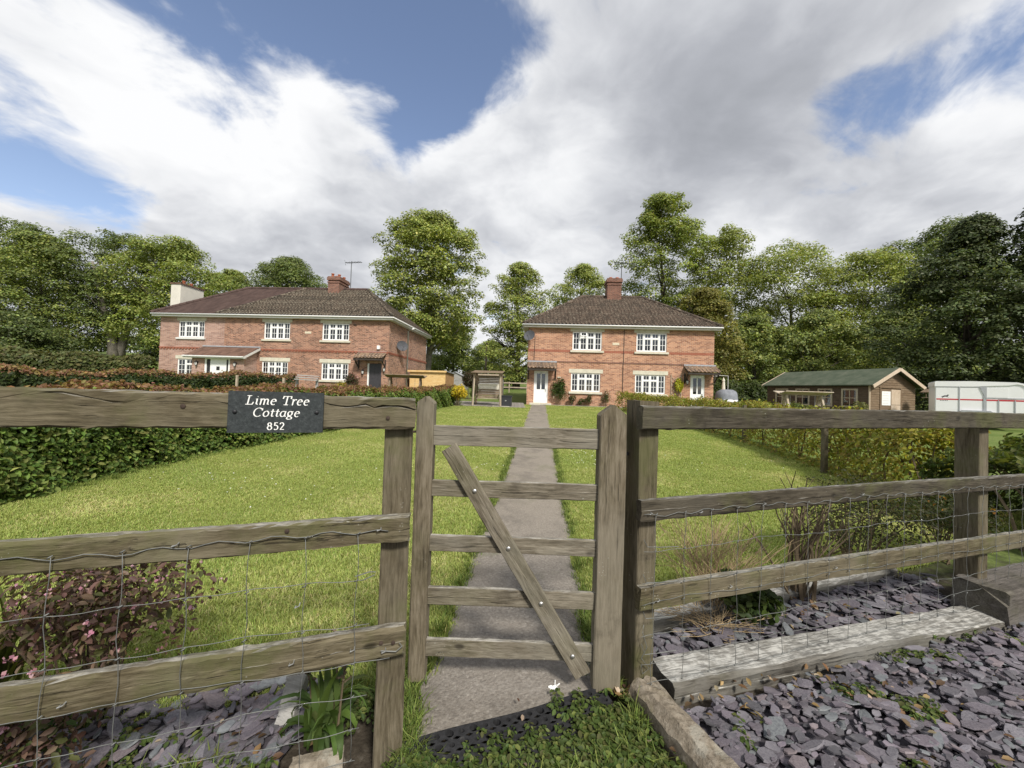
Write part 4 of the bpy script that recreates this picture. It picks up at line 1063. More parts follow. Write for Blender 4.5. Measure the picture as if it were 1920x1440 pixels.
def slate_bed(name, label, poly, count, indiv, size, seed, tilt=.22, align=None, z=.002):
    r = random.Random(seed)
    xs_ = [p[0] for p in poly]; ys_ = [p[1] for p in poly]
    base = tag(link(name, make_mesh(name, [(x, y, z) for x, y in poly], [tuple(range(len(poly)))], 'slate_dust', False)), label, None, None, 'structure')
    L = []
    while len(L) < count:
        x = r.uniform(min(xs_), max(xs_)); y = r.uniform(min(ys_), max(ys_))
        if not point_in(poly, x, y): continue
        s = size * math.exp(r.gauss(-.18, .52)); s = min(max(s, size * .32), size * 2.3)
        a = (align + r.gauss(0, .5)) if align is not None else r.uniform(0, 6.28)
        tx = r.gauss(-.06, tilt * .6); ty = r.gauss(0, tilt * .6)
        zz_ = z + .004 + r.random() ** 1.4 * .035
        dist = math.hypot(x, y) + .3
        L.append((s / dist ** 1.0 * (1 + zz_ * 8), s, x, y, zz_, a, tx, ty, r.randrange(len(CV))))
    L.sort(reverse=True)
    for (_, s, x, y, zz_, a, tx, ty, k) in L[:indiv]:
        o = link('slate_chip', CM_[k], base, (x, y, zz_), None, (tx, ty, a)); o.scale = (s, s, min(s, .055))
    V = []; F = []; Cc_ = []
    for (_, s, x, y, zz_, a, tx, ty, k) in L[indiv:]:
        M = Matrix.Translation((x, y, zz_)) @ Matrix.Rotation(a, 4, 'Z') @ Matrix.Rotation(tx, 4, 'X') @ Matrix.Rotation(ty, 4, 'Y') @ Matrix.Diagonal((s, s, min(s, .055), 1))
        b = len(V); Vk, Fk, ck = CV[k]
        V += [tuple(M @ Vector(v)) for v in Vk]; F += [tuple(i + b for i in f) for f in Fk]; g = r.uniform(.75, 1.3); Cc_ += [tuple(q * g for q in ck)] * len(Vk)
    if V: tag(link('slate_chippings', make_mesh('slate_chippings', V, F, 'slate', False, False, np.array(Cc_)), base), 'loose purple slate chippings', None, None, 'stuff')
slate_bed('slate_bed', 'purple slate chippings over the ground outside the right fence', [(.70, 1.62), (3.1, 2.34), (4.9, 2.85), (4.9, .7), (.92, .85)], 8600, 300, .054, 21, .20, FA)
slate_bed('slate_bed', 'slate chippings under the lowest rail left of the gate', [(-2.6, .75), (-.78, 1.36), (-.72, 1.74), (-1.2, 1.70), (-2.6, 1.3)], 1100, 160, .064, 22, .25, None, .004)
slate_bed('slate_bed', 'slate chippings between the sleepers behind the right fence', [(.66, 1.92), (2.95, 2.55), (3.2, 2.95), (2.9, 2.93), (.7, 2.08)], 800, 110, .062, 23, .25, None, .006)
# ------------------------------------------------------------------ cabin with the green felt roof
CA = math.radians(15.8)
CB = thing('timber_cabin', 'long brown timber cabin with a green felt roof and pale gable trim', 'cabin', (17.65, 19.0, .42), CA)
Wc, Lc, He, Hr = 3.35, 5.5, 1.82, 2.62       # gable width (x), length (y), eave, ridge
win = [(.55, 1.15), (1.75, 2.35), (2.95, 3.6), (4.2, 4.85)]       # along the long side, from the gable end
side = MB()
zs = [0, .72, 1.52, He]
ycuts = sorted({0, Lc, *[a for w in win for a in w]})
for a, b in zip(ycuts, ycuts[1:]):
    for c, d in zip(zs, zs[1:]):
        if any(w[0] <= (a + b) / 2 <= w[1] for w in win) and .72 < (c + d) / 2 < 1.52: continue
        side.add([(0, a, c), (0, b, c), (0, b, d), (0, a, d)], [(3, 2, 1, 0)])
side.add([(Wc, 0, 0), (Wc, Lc, 0), (Wc, Lc, He), (Wc, 0, He)], [(0, 1, 2, 3)]); side.add([(0, Lc, 0), (Wc, Lc, 0), (Wc, Lc, He), (Wc / 2, Lc, Hr), (0, Lc, He)], [(4, 3, 2, 1, 0)])
side.build('side_wall', 'cabin_dark', CB)
def board_lines(parent, mat, fn, z0, z1, pitch=.125):
    z = z0
    while z < z1:
        b = fn(z)
        if b: b.build('board', mat, parent)
        z += pitch
z = 0.0
while z < He - .02:                                    # shiplap boards of the long side
    b = MB()
    segs = [(0, Lc)] if not (.66 < z + .06 < 1.56) else list(zip([0] + [w[1] + .09 for w in win], [w[0] - .09 for w in win] + [Lc]))
    for (a, c) in segs: b = MB(); b.add([(-.004, a, z + .119), (-.022, a, z + .004), (-.022, c, z + .004), (-.004, c, z + .119)], [(0, 1, 2, 3)]); b.add([(-.022, a, z + .004), (-.001, a, z + .0), (-.001, c, z + .0), (-.022, c, z + .004)], [(0, 1, 2, 3)]); b.build('board', 'cabin_dark', CB)
    z += .121
gb = MB(); gb.prism([(0, 0), (Wc, 0), (Wc, He), (Wc / 2, Hr), (0, He)], 'y', 0.0, .03); gb.build('gable_wall', 'cabin_brown', CB)
z = 0.0
while z < Hr - .1:
    hw = Wc / 2 if z + .12 <= He else Wc / 2 * (Hr - z - .12) / (Hr - He)
    if hw > .15:
        b = MB(); x0, x1 = Wc / 2 - hw, Wc / 2 + hw
        segs = [(x0, x1)] if z > 1.62 else [(x0, .78), (2.25, x1)]
        for (a, c) in segs: MB().add([(a, -.004, z + .119), (a, -.022, z + .004), (c, -.022, z + .004), (c, -.004, z + .119)], [(0, 1, 2, 3)]).build('board', 'cabin_brown', CB)
    z += .121
for (a, b, c, d) in ((.80, 1.50, .05, 1.60),):
    MB().box(a, b, -.035, -.002, c, d).build('door', 'cabin_brown', CB)
dn = MB(); dn.box(1.53, 2.20, -.04, -.002, .05, .82); dn.box(1.53, 2.20, -.04, -.002, .84, 1.60); dn.build('stable_door', 'cabin_pale', CB)
fr = MB(); fr.box(.72, .795, -.045, -.002, 0, 1.66); fr.box(2.205, 2.27, -.045, -.002, 0, 1.66); fr.box(.70, 2.29, -.05, -.002, 1.665, 1.73); fr.build('door_frame', 'cabin_brown', CB)
MB().box(.84, 1.46, -.047, -.036, .80, 1.50).build('poster', 'paper', CB)
lg = MB()
for k in range(5): lg.box(.90, .90 + .40 + .06 * (k % 2), -.0495, -.048, 1.40 - k * .125, 1.415 - k * .125)
lg.build('poster_print', 'trailer_grey', CB)
for a, b in win:
    w = MB()
    for (p, q, r, s_) in ((a - .08, a, .64, 1.60), (b, b + .08, .64, 1.60)): w.box(-.04, .0, p, q, r, s_)
    w.box(-.045, 0, a, b, 1.52, 1.6); w.box(-.05, 0, a, b, .64, .72); m = (a + b) / 2
    w.box(-.02, .01, m - .018, m + .018, .72, 1.52); w.box(-.019, .009, a, b, 1.10, 1.135)
    o = w.build('window', 'bench_pale', CB)
    MB().box(.004, .008, a, b, .72, 1.52).build('pane', 'window_glass', o)
MB().box(.9, .95, .3, Lc - .2, .1, 1.7).build('interior_wall', 'room_dark', CB)
ov = .22; sl = (Hr - He) / (Wc / 2)
for s_, nm in ((-1, 'roof'), (1, 'roof_slope')):
    cx = Wc / 2; ex = cx + s_ * (Wc / 2 + ov); ez = He - sl * ov
    MB().add(*(lambda A: (A, [(0, 1, 2, 3), (7, 6, 5, 4), (0, 4, 5, 1), (1, 5, 6, 2), (2, 6, 7, 3), (3, 7, 4, 0)]))(
        [(ex, -.3, ez + .03), (cx, -.3, Hr + .03), (cx, Lc + .2, Hr + .03), (ex, Lc + .2, ez + .03), (ex, -.3, ez + .08), (cx, -.3, Hr + .08), (cx, Lc + .2, Hr + .08), (ex, Lc + .2, ez + .08)])).build(nm, 'felt_green', CB)
    MB().bar((ex, -.32, ez - .01), (cx + s_ * .01, -.32, Hr + .0), .035, .16).build('barge_board', 'cabin_pale', CB)
    MB().bar((ex, Lc + .21, ez + .04), (cx, Lc + .21, Hr + .04), .03, .12).build('barge_board', 'cabin_pale', CB)
MB().box(-.04, .02, -.05, .0, 0, He).build('corner_trim', 'cabin_pale', CB)
# small bird table beside the cabin
BT = thing('bird_table', 'small pale bird table beside the cabin gable', 'bird table', (20.55, 18.9, .4))
MB().tube([(0, 0, 0), (0, 0, 1.25)], .035, 6).build('post', 'bench_pale', BT); MB().box(-.22, .22, -.18, .18, 1.25, 1.28).build('tray', 'bench_pale', BT)
rf_ = MB(); rf_.bar((-.28, 0, 1.52), (.02, 0, 1.7), .4, .02); rf_.bar((.28, 0, 1.52), (-.02, 0, 1.7), .4, .02); rf_.tube([(-.18, 0, 1.28), (-.18, 0, 1.6)], .012, 4); rf_.tube([(.18, 0, 1.28), (.18, 0, 1.6)], .012, 4); rf_.build('roof', 'bench_wood', BT)

# ------------------------------------------------------------------ horse trailer
TR = thing('horse_trailer', 'white horse trailer with a red stripe parked by the dark trees', 'trailer', (18.72, 17.0, .40), math.radians(-41))
TR.scale = (.70, 1, 1)
prof = [(0, .45), (3.6, .45), (3.62, 1.0), (3.60, 1.55), (3.54, 1.74), (3.42, 1.85), (3.2, 1.9), (0, 1.95)]
MB().prism(prof, 'y', 0, 1.75).build('body', 'trailer_white', TR)
rp = [(-.03, 1.74), (-.03, 1.93), (.02, 1.97), (1.5, 1.975), (3.2, 1.93), (3.44, 1.88), (3.57, 1.76), (3.63, 1.56), (3.585, 1.54), (3.52, 1.72), (3.4, 1.81), (3.2, 1.85), (2.9, 1.80), (2.0, 1.77), (1.55, 1.74)]
MB().prism(rp, 'y', -.03, 1.78).build('roof', 'trailer_white', TR)
pn = [(.03, .50, .98, 1.70), (1.03, .50, 1.93, 1.70), (2.08, 1.30, 2.88, 1.70), (2.08, .5, 2.5, 1.24), (2.56, .5, 3.1, 1.18), (3.16, .5, 3.56, 1.24)]
for (a, c, b, d) in pn: MB().box(a, b, -.012, -.001, c, d).build('panel', 'trailer_white', TR)
for (a, b) in ((.985, 1.025), (1.95, 2.06), (2.505, 2.545), (3.11, 3.15)): MB().box(a, b, -.03, -.001, .45, 1.74 if b < 2.1 else 1.2).build('side_strut', 'trailer_grey', TR)
MB().prism([(1.80, 1.72), (2.06, 1.72), (2.06, 1.2), (1.98, 1.36)], 'y', -.034, -.013).build('ramp_bracket', 'trailer_grey', TR)
MB().box(2.06, 3.6, -.02, -.001, 1.255, 1.285).build('side_rail', 'trailer_grey', TR); MB().box(.0, 2.0, -.02, -.001, 1.71, 1.735).build('side_rail', 'trailer_grey', TR)
for (a, b) in ((.05, .97), (1.035, 1.94), (2.07, 3.55)): MB().box(a, b, -.016, -.0125, 1.16 if b < 2 else 1.155, 1.215).build('red_stripe', 'red_stripe', TR)
# leaping horse emblem over the stripe
hx, hz = .42, 1.30
hp = [(-.18, -.01), (-.10, .02), (-.03, .05), (.06, .05), (.10, .09), (.16, .075), (.155, .05), (.11, .035), (.10, .0), (.17, -.03), (.10, -.02), (.04, .0), (-.05, -.01), (-.10, -.05), (-.14, -.07), (-.11, -.02)]
MB().prism([(hx + p[0], hz + p[1]) for p in hp], 'y', -.0145, -.0125).build('horse_emblem', 'print_dark', TR)
em = MB()
for k in range(5): em.box(.2 + k * .07, .245 + k * .07, -.0145, -.0125, 1.115, 1.14)
em.build('emblem_lettering', 'print_dark', TR)
MB().box(2.62, 2.68, -.04, -.012, .62, .68).build('door_handle', 'print_dark', TR)
for x in (1.3, 2.02):
    for y in (-.12, 1.72):
        w = MB().lathe([(.05, -.08), (.30, -.08), (.33, -.05), (.33, .05), (.30, .08), (.05, .08)], 18).build('wheel', 'tyre', TR, True); w.matrix_local = Matrix.Translation((x, y + .08, .33)) @ Matrix.Rotation(math.pi / 2, 4, 'X')
        h_ = MB().lathe([(.02, 0), (.19, 0), (.19, .02), (.06, .05), (.02, .05)], 12).build('rim', 'trailer_grey', w); h_.location = (0, 0, .07)
MB().prism([(.88, .45), (2.45, .45), (2.4, .62), (2.2, .74), (1.1, .74), (.95, .62)], 'y', -.16, .0).build('mudguard', 'trailer_grey', TR)
MB().bar((3.6, .87, .45), (4.7, .87, .45), .12, .1).build('drawbar', 'trailer_grey', TR)

# ------------------------------------------------------------------ A-frame garden swings
def a_swing(label, loc, rz, mat, beam_mat, L=1.8, h=1.45, tilt=0):
    t = thing('garden_swing', label, 'swing', loc, rz, 'wooden A-frame garden swings')
    for x in (-L / 2 + .18, L / 2 - .18):
        for s_ in (-1, 1): MB().bar((x + .05 * s_ * 0, s_ * .42, 0), (x, s_ * .08, h - .05), .07, .07).build('leg', mat, t)
        for k in range(4): 
            f = .2 + .2 * k; yw = .42 - .34 * f
            MB().bar((x, -yw, h * f), (x, yw, h * f), .03, .045).build('rung', mat, t)
        for y in (-.14, 0, .14): MB().bar((x, y * 1.4, .1), (x, y * .4, h - .1), .03, .03).build('slat', mat, t)
    MB().bar((-L / 2 - .02, 0, h), (L / 2 + .02, 0, h), .09, .1).build('beam', mat, t)
    for s_ in (-1, 1): MB().bar((-L / 2 - .06, s_ * .22, h + .05), (L / 2 + .06, s_ * .22, h + .05), .42, .03, (0, -s_ * .28, 1)).build('roof_board', beam_mat, t)
    for x in (-.5, .5): MB().tube([(x, 0, h - .05), (x, 0, .5)], .008, 4).build('chain', 'galv', t)
    for k in range(4): MB().box(-.55, .55, -.2 + k * .11, -.11 + k * .11, .42, .445).build('seat_slat', mat, t)
    return t
a_swing('wooden A-frame swing standing behind the coppery hedge by the dark front door', (-5.62, 20.3, gzf(-5.6, 20.3)), math.radians(-2), 'bench_wood', 'bench_wood', 1.95, 1.36)
a_swing('wooden A-frame swing with slatted ends in front of the cabin', (12.1, 16.0, gzf(12, 16)), math.radians(-3), 'bench_pale', 'bench_pale', 1.75, 1.22)

# covered swing seat near the house
SW = thing('canopied_swing', 'brown wooden swing seat under a small plank canopy on the patio edge', 'swing seat', (-1.28, 20.6, .49), -ANG)
for x in (-.70, .70):
    for y in (-.45, .45): MB().bar((x * (1.05 if y < 0 else 1), y, 0), (x * .97, y * .9, 1.75), .08, .08).build('post', 'bench_pale' if y < 0 else 'bench_wood', SW)
    MB().bar((x * .97, -.55, 1.70), (x * .97, .55, 1.80), .06, .09).build('side_beam', 'bench_wood', SW)
for k in range(8): MB().bar((-.82, -.62 + k * .165, 1.77 + k * .022), (.82, -.62 + k * .165, 1.77 + k * .022), .155, .025).build('roof_plank', 'bench_wood', SW)
for k in range(5): MB().bar((-.66, .40, 1.28 + k * .085), (.66, .40, 1.28 + k * .085), .02, .06).build('back_slat', 'bench_wood', SW)
for k in range(4): MB().bar((-.58, .26 + .02 * k, .50 + k * .13), (.58, .26 + .02 * k, .50 + k * .13), .025, .11).build('backrest_plank', 'bench_wood', SW)
for k in range(4): MB().bar((-.58, -.22 + k * .12, .42), (.58, -.22 + k * .12, .42), .11, .025).build('seat_plank', 'bench_pale', SW)
fr_ = MB()
for k in range(16):
    x = -.55 + k * .073; fr_.add([(x, .22, 1.08), (x + .06, .22, 1.08), (x + .05, .2, .92), (x + .012, .2, .90)], [(0, 1, 2, 3)])
fr_.add([(-.58, .225, 1.08), (.58, .225, 1.08), (.58, .225, 1.2), (-.58, .225, 1.2)], [(0, 1, 2, 3)])
tag(fr_.build('fringe', 'cream_cloth', SW), kind='stuff')
for x in (-.58, .58): MB().bar((x, -.3, .62), (x, .3, .64), .05, .04).build('armrest', 'bench_wood', SW)
SB = thing('storage_box', 'black plastic garden storage box beside the swing seat', 'storage box', (-.29, 20.75, .52), -ANG)
MB().box(-.30, .30, -.25, .25, 0, .52).build('box', 'box_black', SB); MB().box(-.33, .33, -.28, .28, .523, .58).build('lid', 'box_black', SB); MB().box(-.04, .04, -.275, -.252, .28, .33).build('latch', 'galv', SB)
for k in range(5): MB().box(-.27 + k * .12, -.25 + k * .12, -.262, -.252, .05, .48).build('rib', 'box_black', SB)
MB_ = MB().box(-.5, .4, -.35, .28, 0, .05); tag(MB_.build('stone_slab', 'stone_lintel', None, False, (-.5, 20.45, .485), -ANG), 'pale stone slab under the black storage box', 'slab')

# ------------------------------------------------------------------ sheds between the houses
def shed(name, label, loc, rz, w, d, h0, h1, mat, sidemat, roofmat, trim):
    t = thing(name, label, 'shed', loc, rz)
    z = 0
    b = MB(); b.box(.01, w - .01, .01, d - .01, 0, min(h0, h1) - .02); b.build('body', mat, t)
    k = 0
    while z < h0 - .05:
        MB().box(0, w, -.012, .008, z + .004, min(z + .118, h0)).build('board', mat, t); z += .12
    b = MB(); b.add([(w + .002, 0, 0), (w + .002, d, 0), (w + .002, d, h1), (w + .002, 0, h0)], [(0, 1, 2, 3)]); b.add([(-.002, 0, 0), (-.002, d, 0), (-.002, d, h1), (-.002, 0, h0)], [(3, 2, 1, 0)]); b.build('side_wall', sidemat, t)
    b = MB(); b.bar((w / 2, -.12, h0 + .03), (w / 2, d + .1, h1 + .03), w + .24, .05); b.build('roof', roofmat, t)
    b = MB(); b.box(-.13, w + .13, -.155, -.13, h0 - .06, h0 + .06); b.build('fascia_board', trim, t)
    b = MB(); b.box(w - .05, w + .012, -.02, .03, 0, h0 - .02); b.build('corner_post', trim, t)
    return t
shed('garden_shed', 'new yellow timber shed against the side of the long brick house', (-7.35, 27.6, .85), -ANG * 2.2, 2.65, 2.0, 1.72, 1.62, 'shed_new', 'shed_side', 'lead', 'shed_new')
shed('garden_shed', 'grey weathered shed with a flat roof behind the swing seat', (-3.0, 31.5, 1.0), -ANG, 2.15, 1.8, 1.62, 1.45, 'shed_grey', 'shed_grey', 'lead', 'bench_pale')
s2 = thing('garden_shed', 'small grey shed with a pitched roof half hidden behind the dark red shrub', 'shed', (-6.6, 38.0, 1.3), -ANG)
gb = MB(); gb.prism([(0, 0), (1.9, 0), (1.9, 1.3), (.95, 1.75), (0, 1.3)], 'y', 0, 2.2); gb.build('body', 'shed_grey', s2)
rr = MB(); rr.bar((-.1, 1.1, 1.27), (.96, 1.1, 1.79), 2.4, .04, (0, 0, 1)); rr.bar((2.0, 1.1, 1.27), (.94, 1.1, 1.79), 2.4, .04, (0, 0, 1)); rr.build('roof', 'lead', s2)
z = 0
while z < 1.25: MB().box(.01, 1.89, -.014, .004, z + .004, z + .118).build('board', 'shed_grey', s2); z += .12

# ------------------------------------------------------------------ poles, rails and odd pieces
tp = thing('telegraph_pole', 'plain brown pole standing among the trees behind the grey shed', 'pole', (-3.13, 45.0, gzf(-3, 45)))
MB().tube([(0, 0, -.2), (0, 0, 2.5), (.03, 0, 5.3)], [.16, .14, .11], 8).build('pole', 'pole_wood', tp, True)
PF = thing('paddock_fence', 'pale two-rail paddock fence beyond the grass between the houses', 'fence', (-1.9, 36, gzf(-1, 36)))
for x in (0, 1.65, 3.3): MB().box(x - .05, x + .05, -.04, .06, 0, 1.02).build('post', 'bench_pale', PF)
for z in (.45, .86): MB().box(-.1, 3.35, -.075, -.042, z, z + .11).build('rail', 'bench_pale', PF)
bd = thing('wooden_board', 'bleached slatted wooden board tilted behind the coppery hedge', 'board', (-6.75, 12.6, gzf(-6.6, 12.6) + .22), math.radians(12))
for k in range(3): MB().bar((-.34, k * .13, 1.0 + k * .07), (.34, k * .13, .98 + k * .07), .125, .03).build('plank', 'shed_grey', bd)
for x in (-.3, .3): MB().bar((x, .1, -.22), (x, .13, 1.02), .07, .07).build('leg', 'shed_grey', bd)
for k, (x, y, h) in enumerate(((-9.6, 13.4, 1.25), (-7.2, 12.1, 1.25))):
    tag(MB().bar((0, 0, 0), (.02, 0, h), .06, .06).build('fence_stake', 'bench_pale', None, False, (x, y, gzf(x, y))), ('thin pale stake in the back hedge right of the porch' if k else 'thin pale stake in the back hedge left of the porch'), 'stake', 'stakes in the hedge')
# garden furniture by the right-hand corner of the house
GC = thing('covered_chair', 'round garden chair under a grey cover beside the brick house corner', 'garden chair', (12.85, 23.0, .58))
V = []; F = []; n = 24
rr_ = random.Random(5); wav = [rr_.uniform(-1, 1) for _ in range(n)]
for k, (r, z) in enumerate(((.03, 1.27), (.35, 1.24), (.55, 1.12), (.60, .85), (.62, .62), (.60, .5))):
    for j in range(n):
        a = 2 * math.pi * j / n; q = 1 + .09 * math.sin(a * 5) * (k / 5) + .04 * wav[j] * (k / 5)
        zz_ = z + (.12 * math.sin(a * 2 + .6) - .10 * max(0, math.cos(a + 1.2))) * (k / 5)
        V.append((r * q * math.cos(a) * 1.05, r * q * math.sin(a) * .85, zz_ + .05 * math.cos(a * 3) * (k / 5)))
for k in range(5):
    for j in range(n): F.append((k * n + j, (k + 1) * n + j, (k + 1) * n + (j + 1) % n, k * n + (j + 1) % n))
F.append(tuple(range(n)))
link('cover', make_mesh('cover', V, F, 'cover_grey', True, True), GC)
MB().lathe([(.12, .18), (.42, .30), (.58, .52), (.60, .66), (.56, .66), (.4, .4), (.1, .3)], 20).build('bowl_seat', 'trailer_white', GC, True)
for k in range(4):
    a = k * math.pi / 2 + .6; MB().tube([(.42 * math.cos(a), .42 * math.sin(a), 0), (.2 * math.cos(a), .2 * math.sin(a), .28)], .018, 5).build('leg', 'black_frame', GC)
PS = thing('garden_parasol', 'closed cream parasol standing behind the covered chair', 'parasol', (13.75, 25.0, .62))
MB().tube([(0, 0, 0), (0, 0, 2.05)], .022, 6).build('pole', 'cream_cloth', PS); MB().lathe([(.10, .75), (.13, .8), (.10, 1.5), (.07, 1.8), (.10, 1.83), (.05, 1.95), (.02, 2.02)], 9).build('canopy', 'cream_cloth', PS); MB().lathe([(.25, 0), (.25, .06), (.06, .1)], 12).build('base', 'stone_lintel', PS)
wl_ = thing('washing_line', 'thin white bracket line reaching from the house corner', 'line', (11.9, 23.4, .55)); MB().tube([(.0, 0, 2.0), (.8, .1, 2.15), (1.3, .1, 2.14)], .012, 5).build('arm', 'white_gutter', wl_); MB().tube([(1.3, .1, 0), (1.3, .1, 2.16)], .015, 5).build('post', 'white_gutter', wl_)
pt = thing('plant_pot', 'dark blue glazed pot beside the covered chair', 'pot', (13.0, 22.0, .52)); MB().lathe([(.16, 0), (.24, .35), (.27, .42), (.29, .42), (.29, .48), (.24, .48)], 14).build('pot', 'pot_blue', pt, True)
TL = thing('wall_trellis', 'narrow wooden trellis on the brick wall left of the second white door', 'trellis', RH0, -ANG)
for k in range(7): MB().bar((8.62, -.03, .25 + k * .24), (9.16, -.03, .02 + k * .24 + .55), .012, .022).build('slat', 'bench_pale', TL); 
for k in range(6): MB().bar((8.62, -.045, .75 + k * .24), (9.16, -.045, .25 + k * .24), .012, .022).build('slat', 'bench_pale', TL)
for x in (8.6, 9.18): MB().bar((x, -.035, .15), (x, -.035, 2.1), .03, .025).build('trellis_post', 'bench_pale', TL)
# ------------------------------------------------------------------ foliage helpers
def unit(a): return a / np.maximum(np.linalg.norm(a, axis=-1, keepdims=True), 1e-9)
def palette(n, cols, r, lum=.22):
    cols = np.array(cols); k = r.integers(0, len(cols), n); c = cols[k] * np.exp(r.normal(0, lum, (n, 1))) * (1 + r.normal(0, .05, (n, 3)))
    return np.clip(c, .004, .9)
def leaves(P, N, size, col, r, asp=.55, fold=False, tang=None):
    """P,N (n,3); returns V,F,C arrays"""
    n = len(P); N = unit(N)
    t = r.normal(0, 1, (n, 3)) if tang is None else tang + r.normal(0, .25, (n, 3))
    t = unit(t - N * (t * N).sum(1, keepdims=True)); b = np.cross(N, t)
    s = np.asarray(size).reshape(-1, 1) * np.ones((n, 1))
    if not fold:
        V = np.stack([P - t * s * .5, P + b * s * asp * .5 + t * s * .05, P + t * s * .5, P - b * s * asp * .5 + t * s * .05], 1)
        F = np.arange(n * 4).reshape(n, 4); return V.reshape(-1, 3), F, np.repeat(col, 4, 0)
    c = N * s * .10
    V = np.stack([P - t * s * .5, P - t * s * .15 + b * s * asp * .45 + c, P + t * s * .22 + b * s * asp * .40 + c, P + t * s * .52 - c * .6, P + t * s * .22 - b * s * asp * .40 + c, P - t * s * .15 - b * s * asp * .45 + c], 1)
    i = np.arange(n)[:, None] * 6
    F = np.concatenate([i + np.array([[0, 3, 2, 1]]), i + np.array([[0, 5, 4, 3]])], 0)
    return V.reshape(-1, 3), F, np.repeat(col, 6, 0)
def foliage_obj(name, parts, mat, parent):
    V = np.concatenate([p[0] for p in parts]); C = np.concatenate([p[2] for p in parts]); F = []; b = 0
    for p in parts: F.append(p[1] + b); b += len(p[0])
    return link(name, make_mesh(name, V, np.concatenate(F), mat, False, False, C), parent)
def sphere_dirs(n, r): return unit(r.normal(0, 1, (n, 3)))

FRESH = [(0.253, 0.295, 0.065), (0.205, 0.259, 0.061), (0.308, 0.332, 0.094), (0.163, 0.215, 0.055)]
LIME = [(0.280, 0.313, 0.077), (0.223, 0.269, 0.065), (0.337, 0.359, 0.103), (0.178, 0.228, 0.061)]
MIDG = [(0.155, 0.193, 0.056), (0.123, 0.163, 0.046), (0.190, 0.224, 0.072), (0.098, 0.134, 0.044)]
DARK = [(0.069, 0.094, 0.034), (0.054, 0.076, 0.027), (0.094, 0.120, 0.045), (0.119, 0.144, 0.056)]
YELL = [(0.197, 0.181, 0.038), (0.161, 0.160, 0.038), (0.224, 0.200, 0.052), (0.140, 0.147, 0.036)]

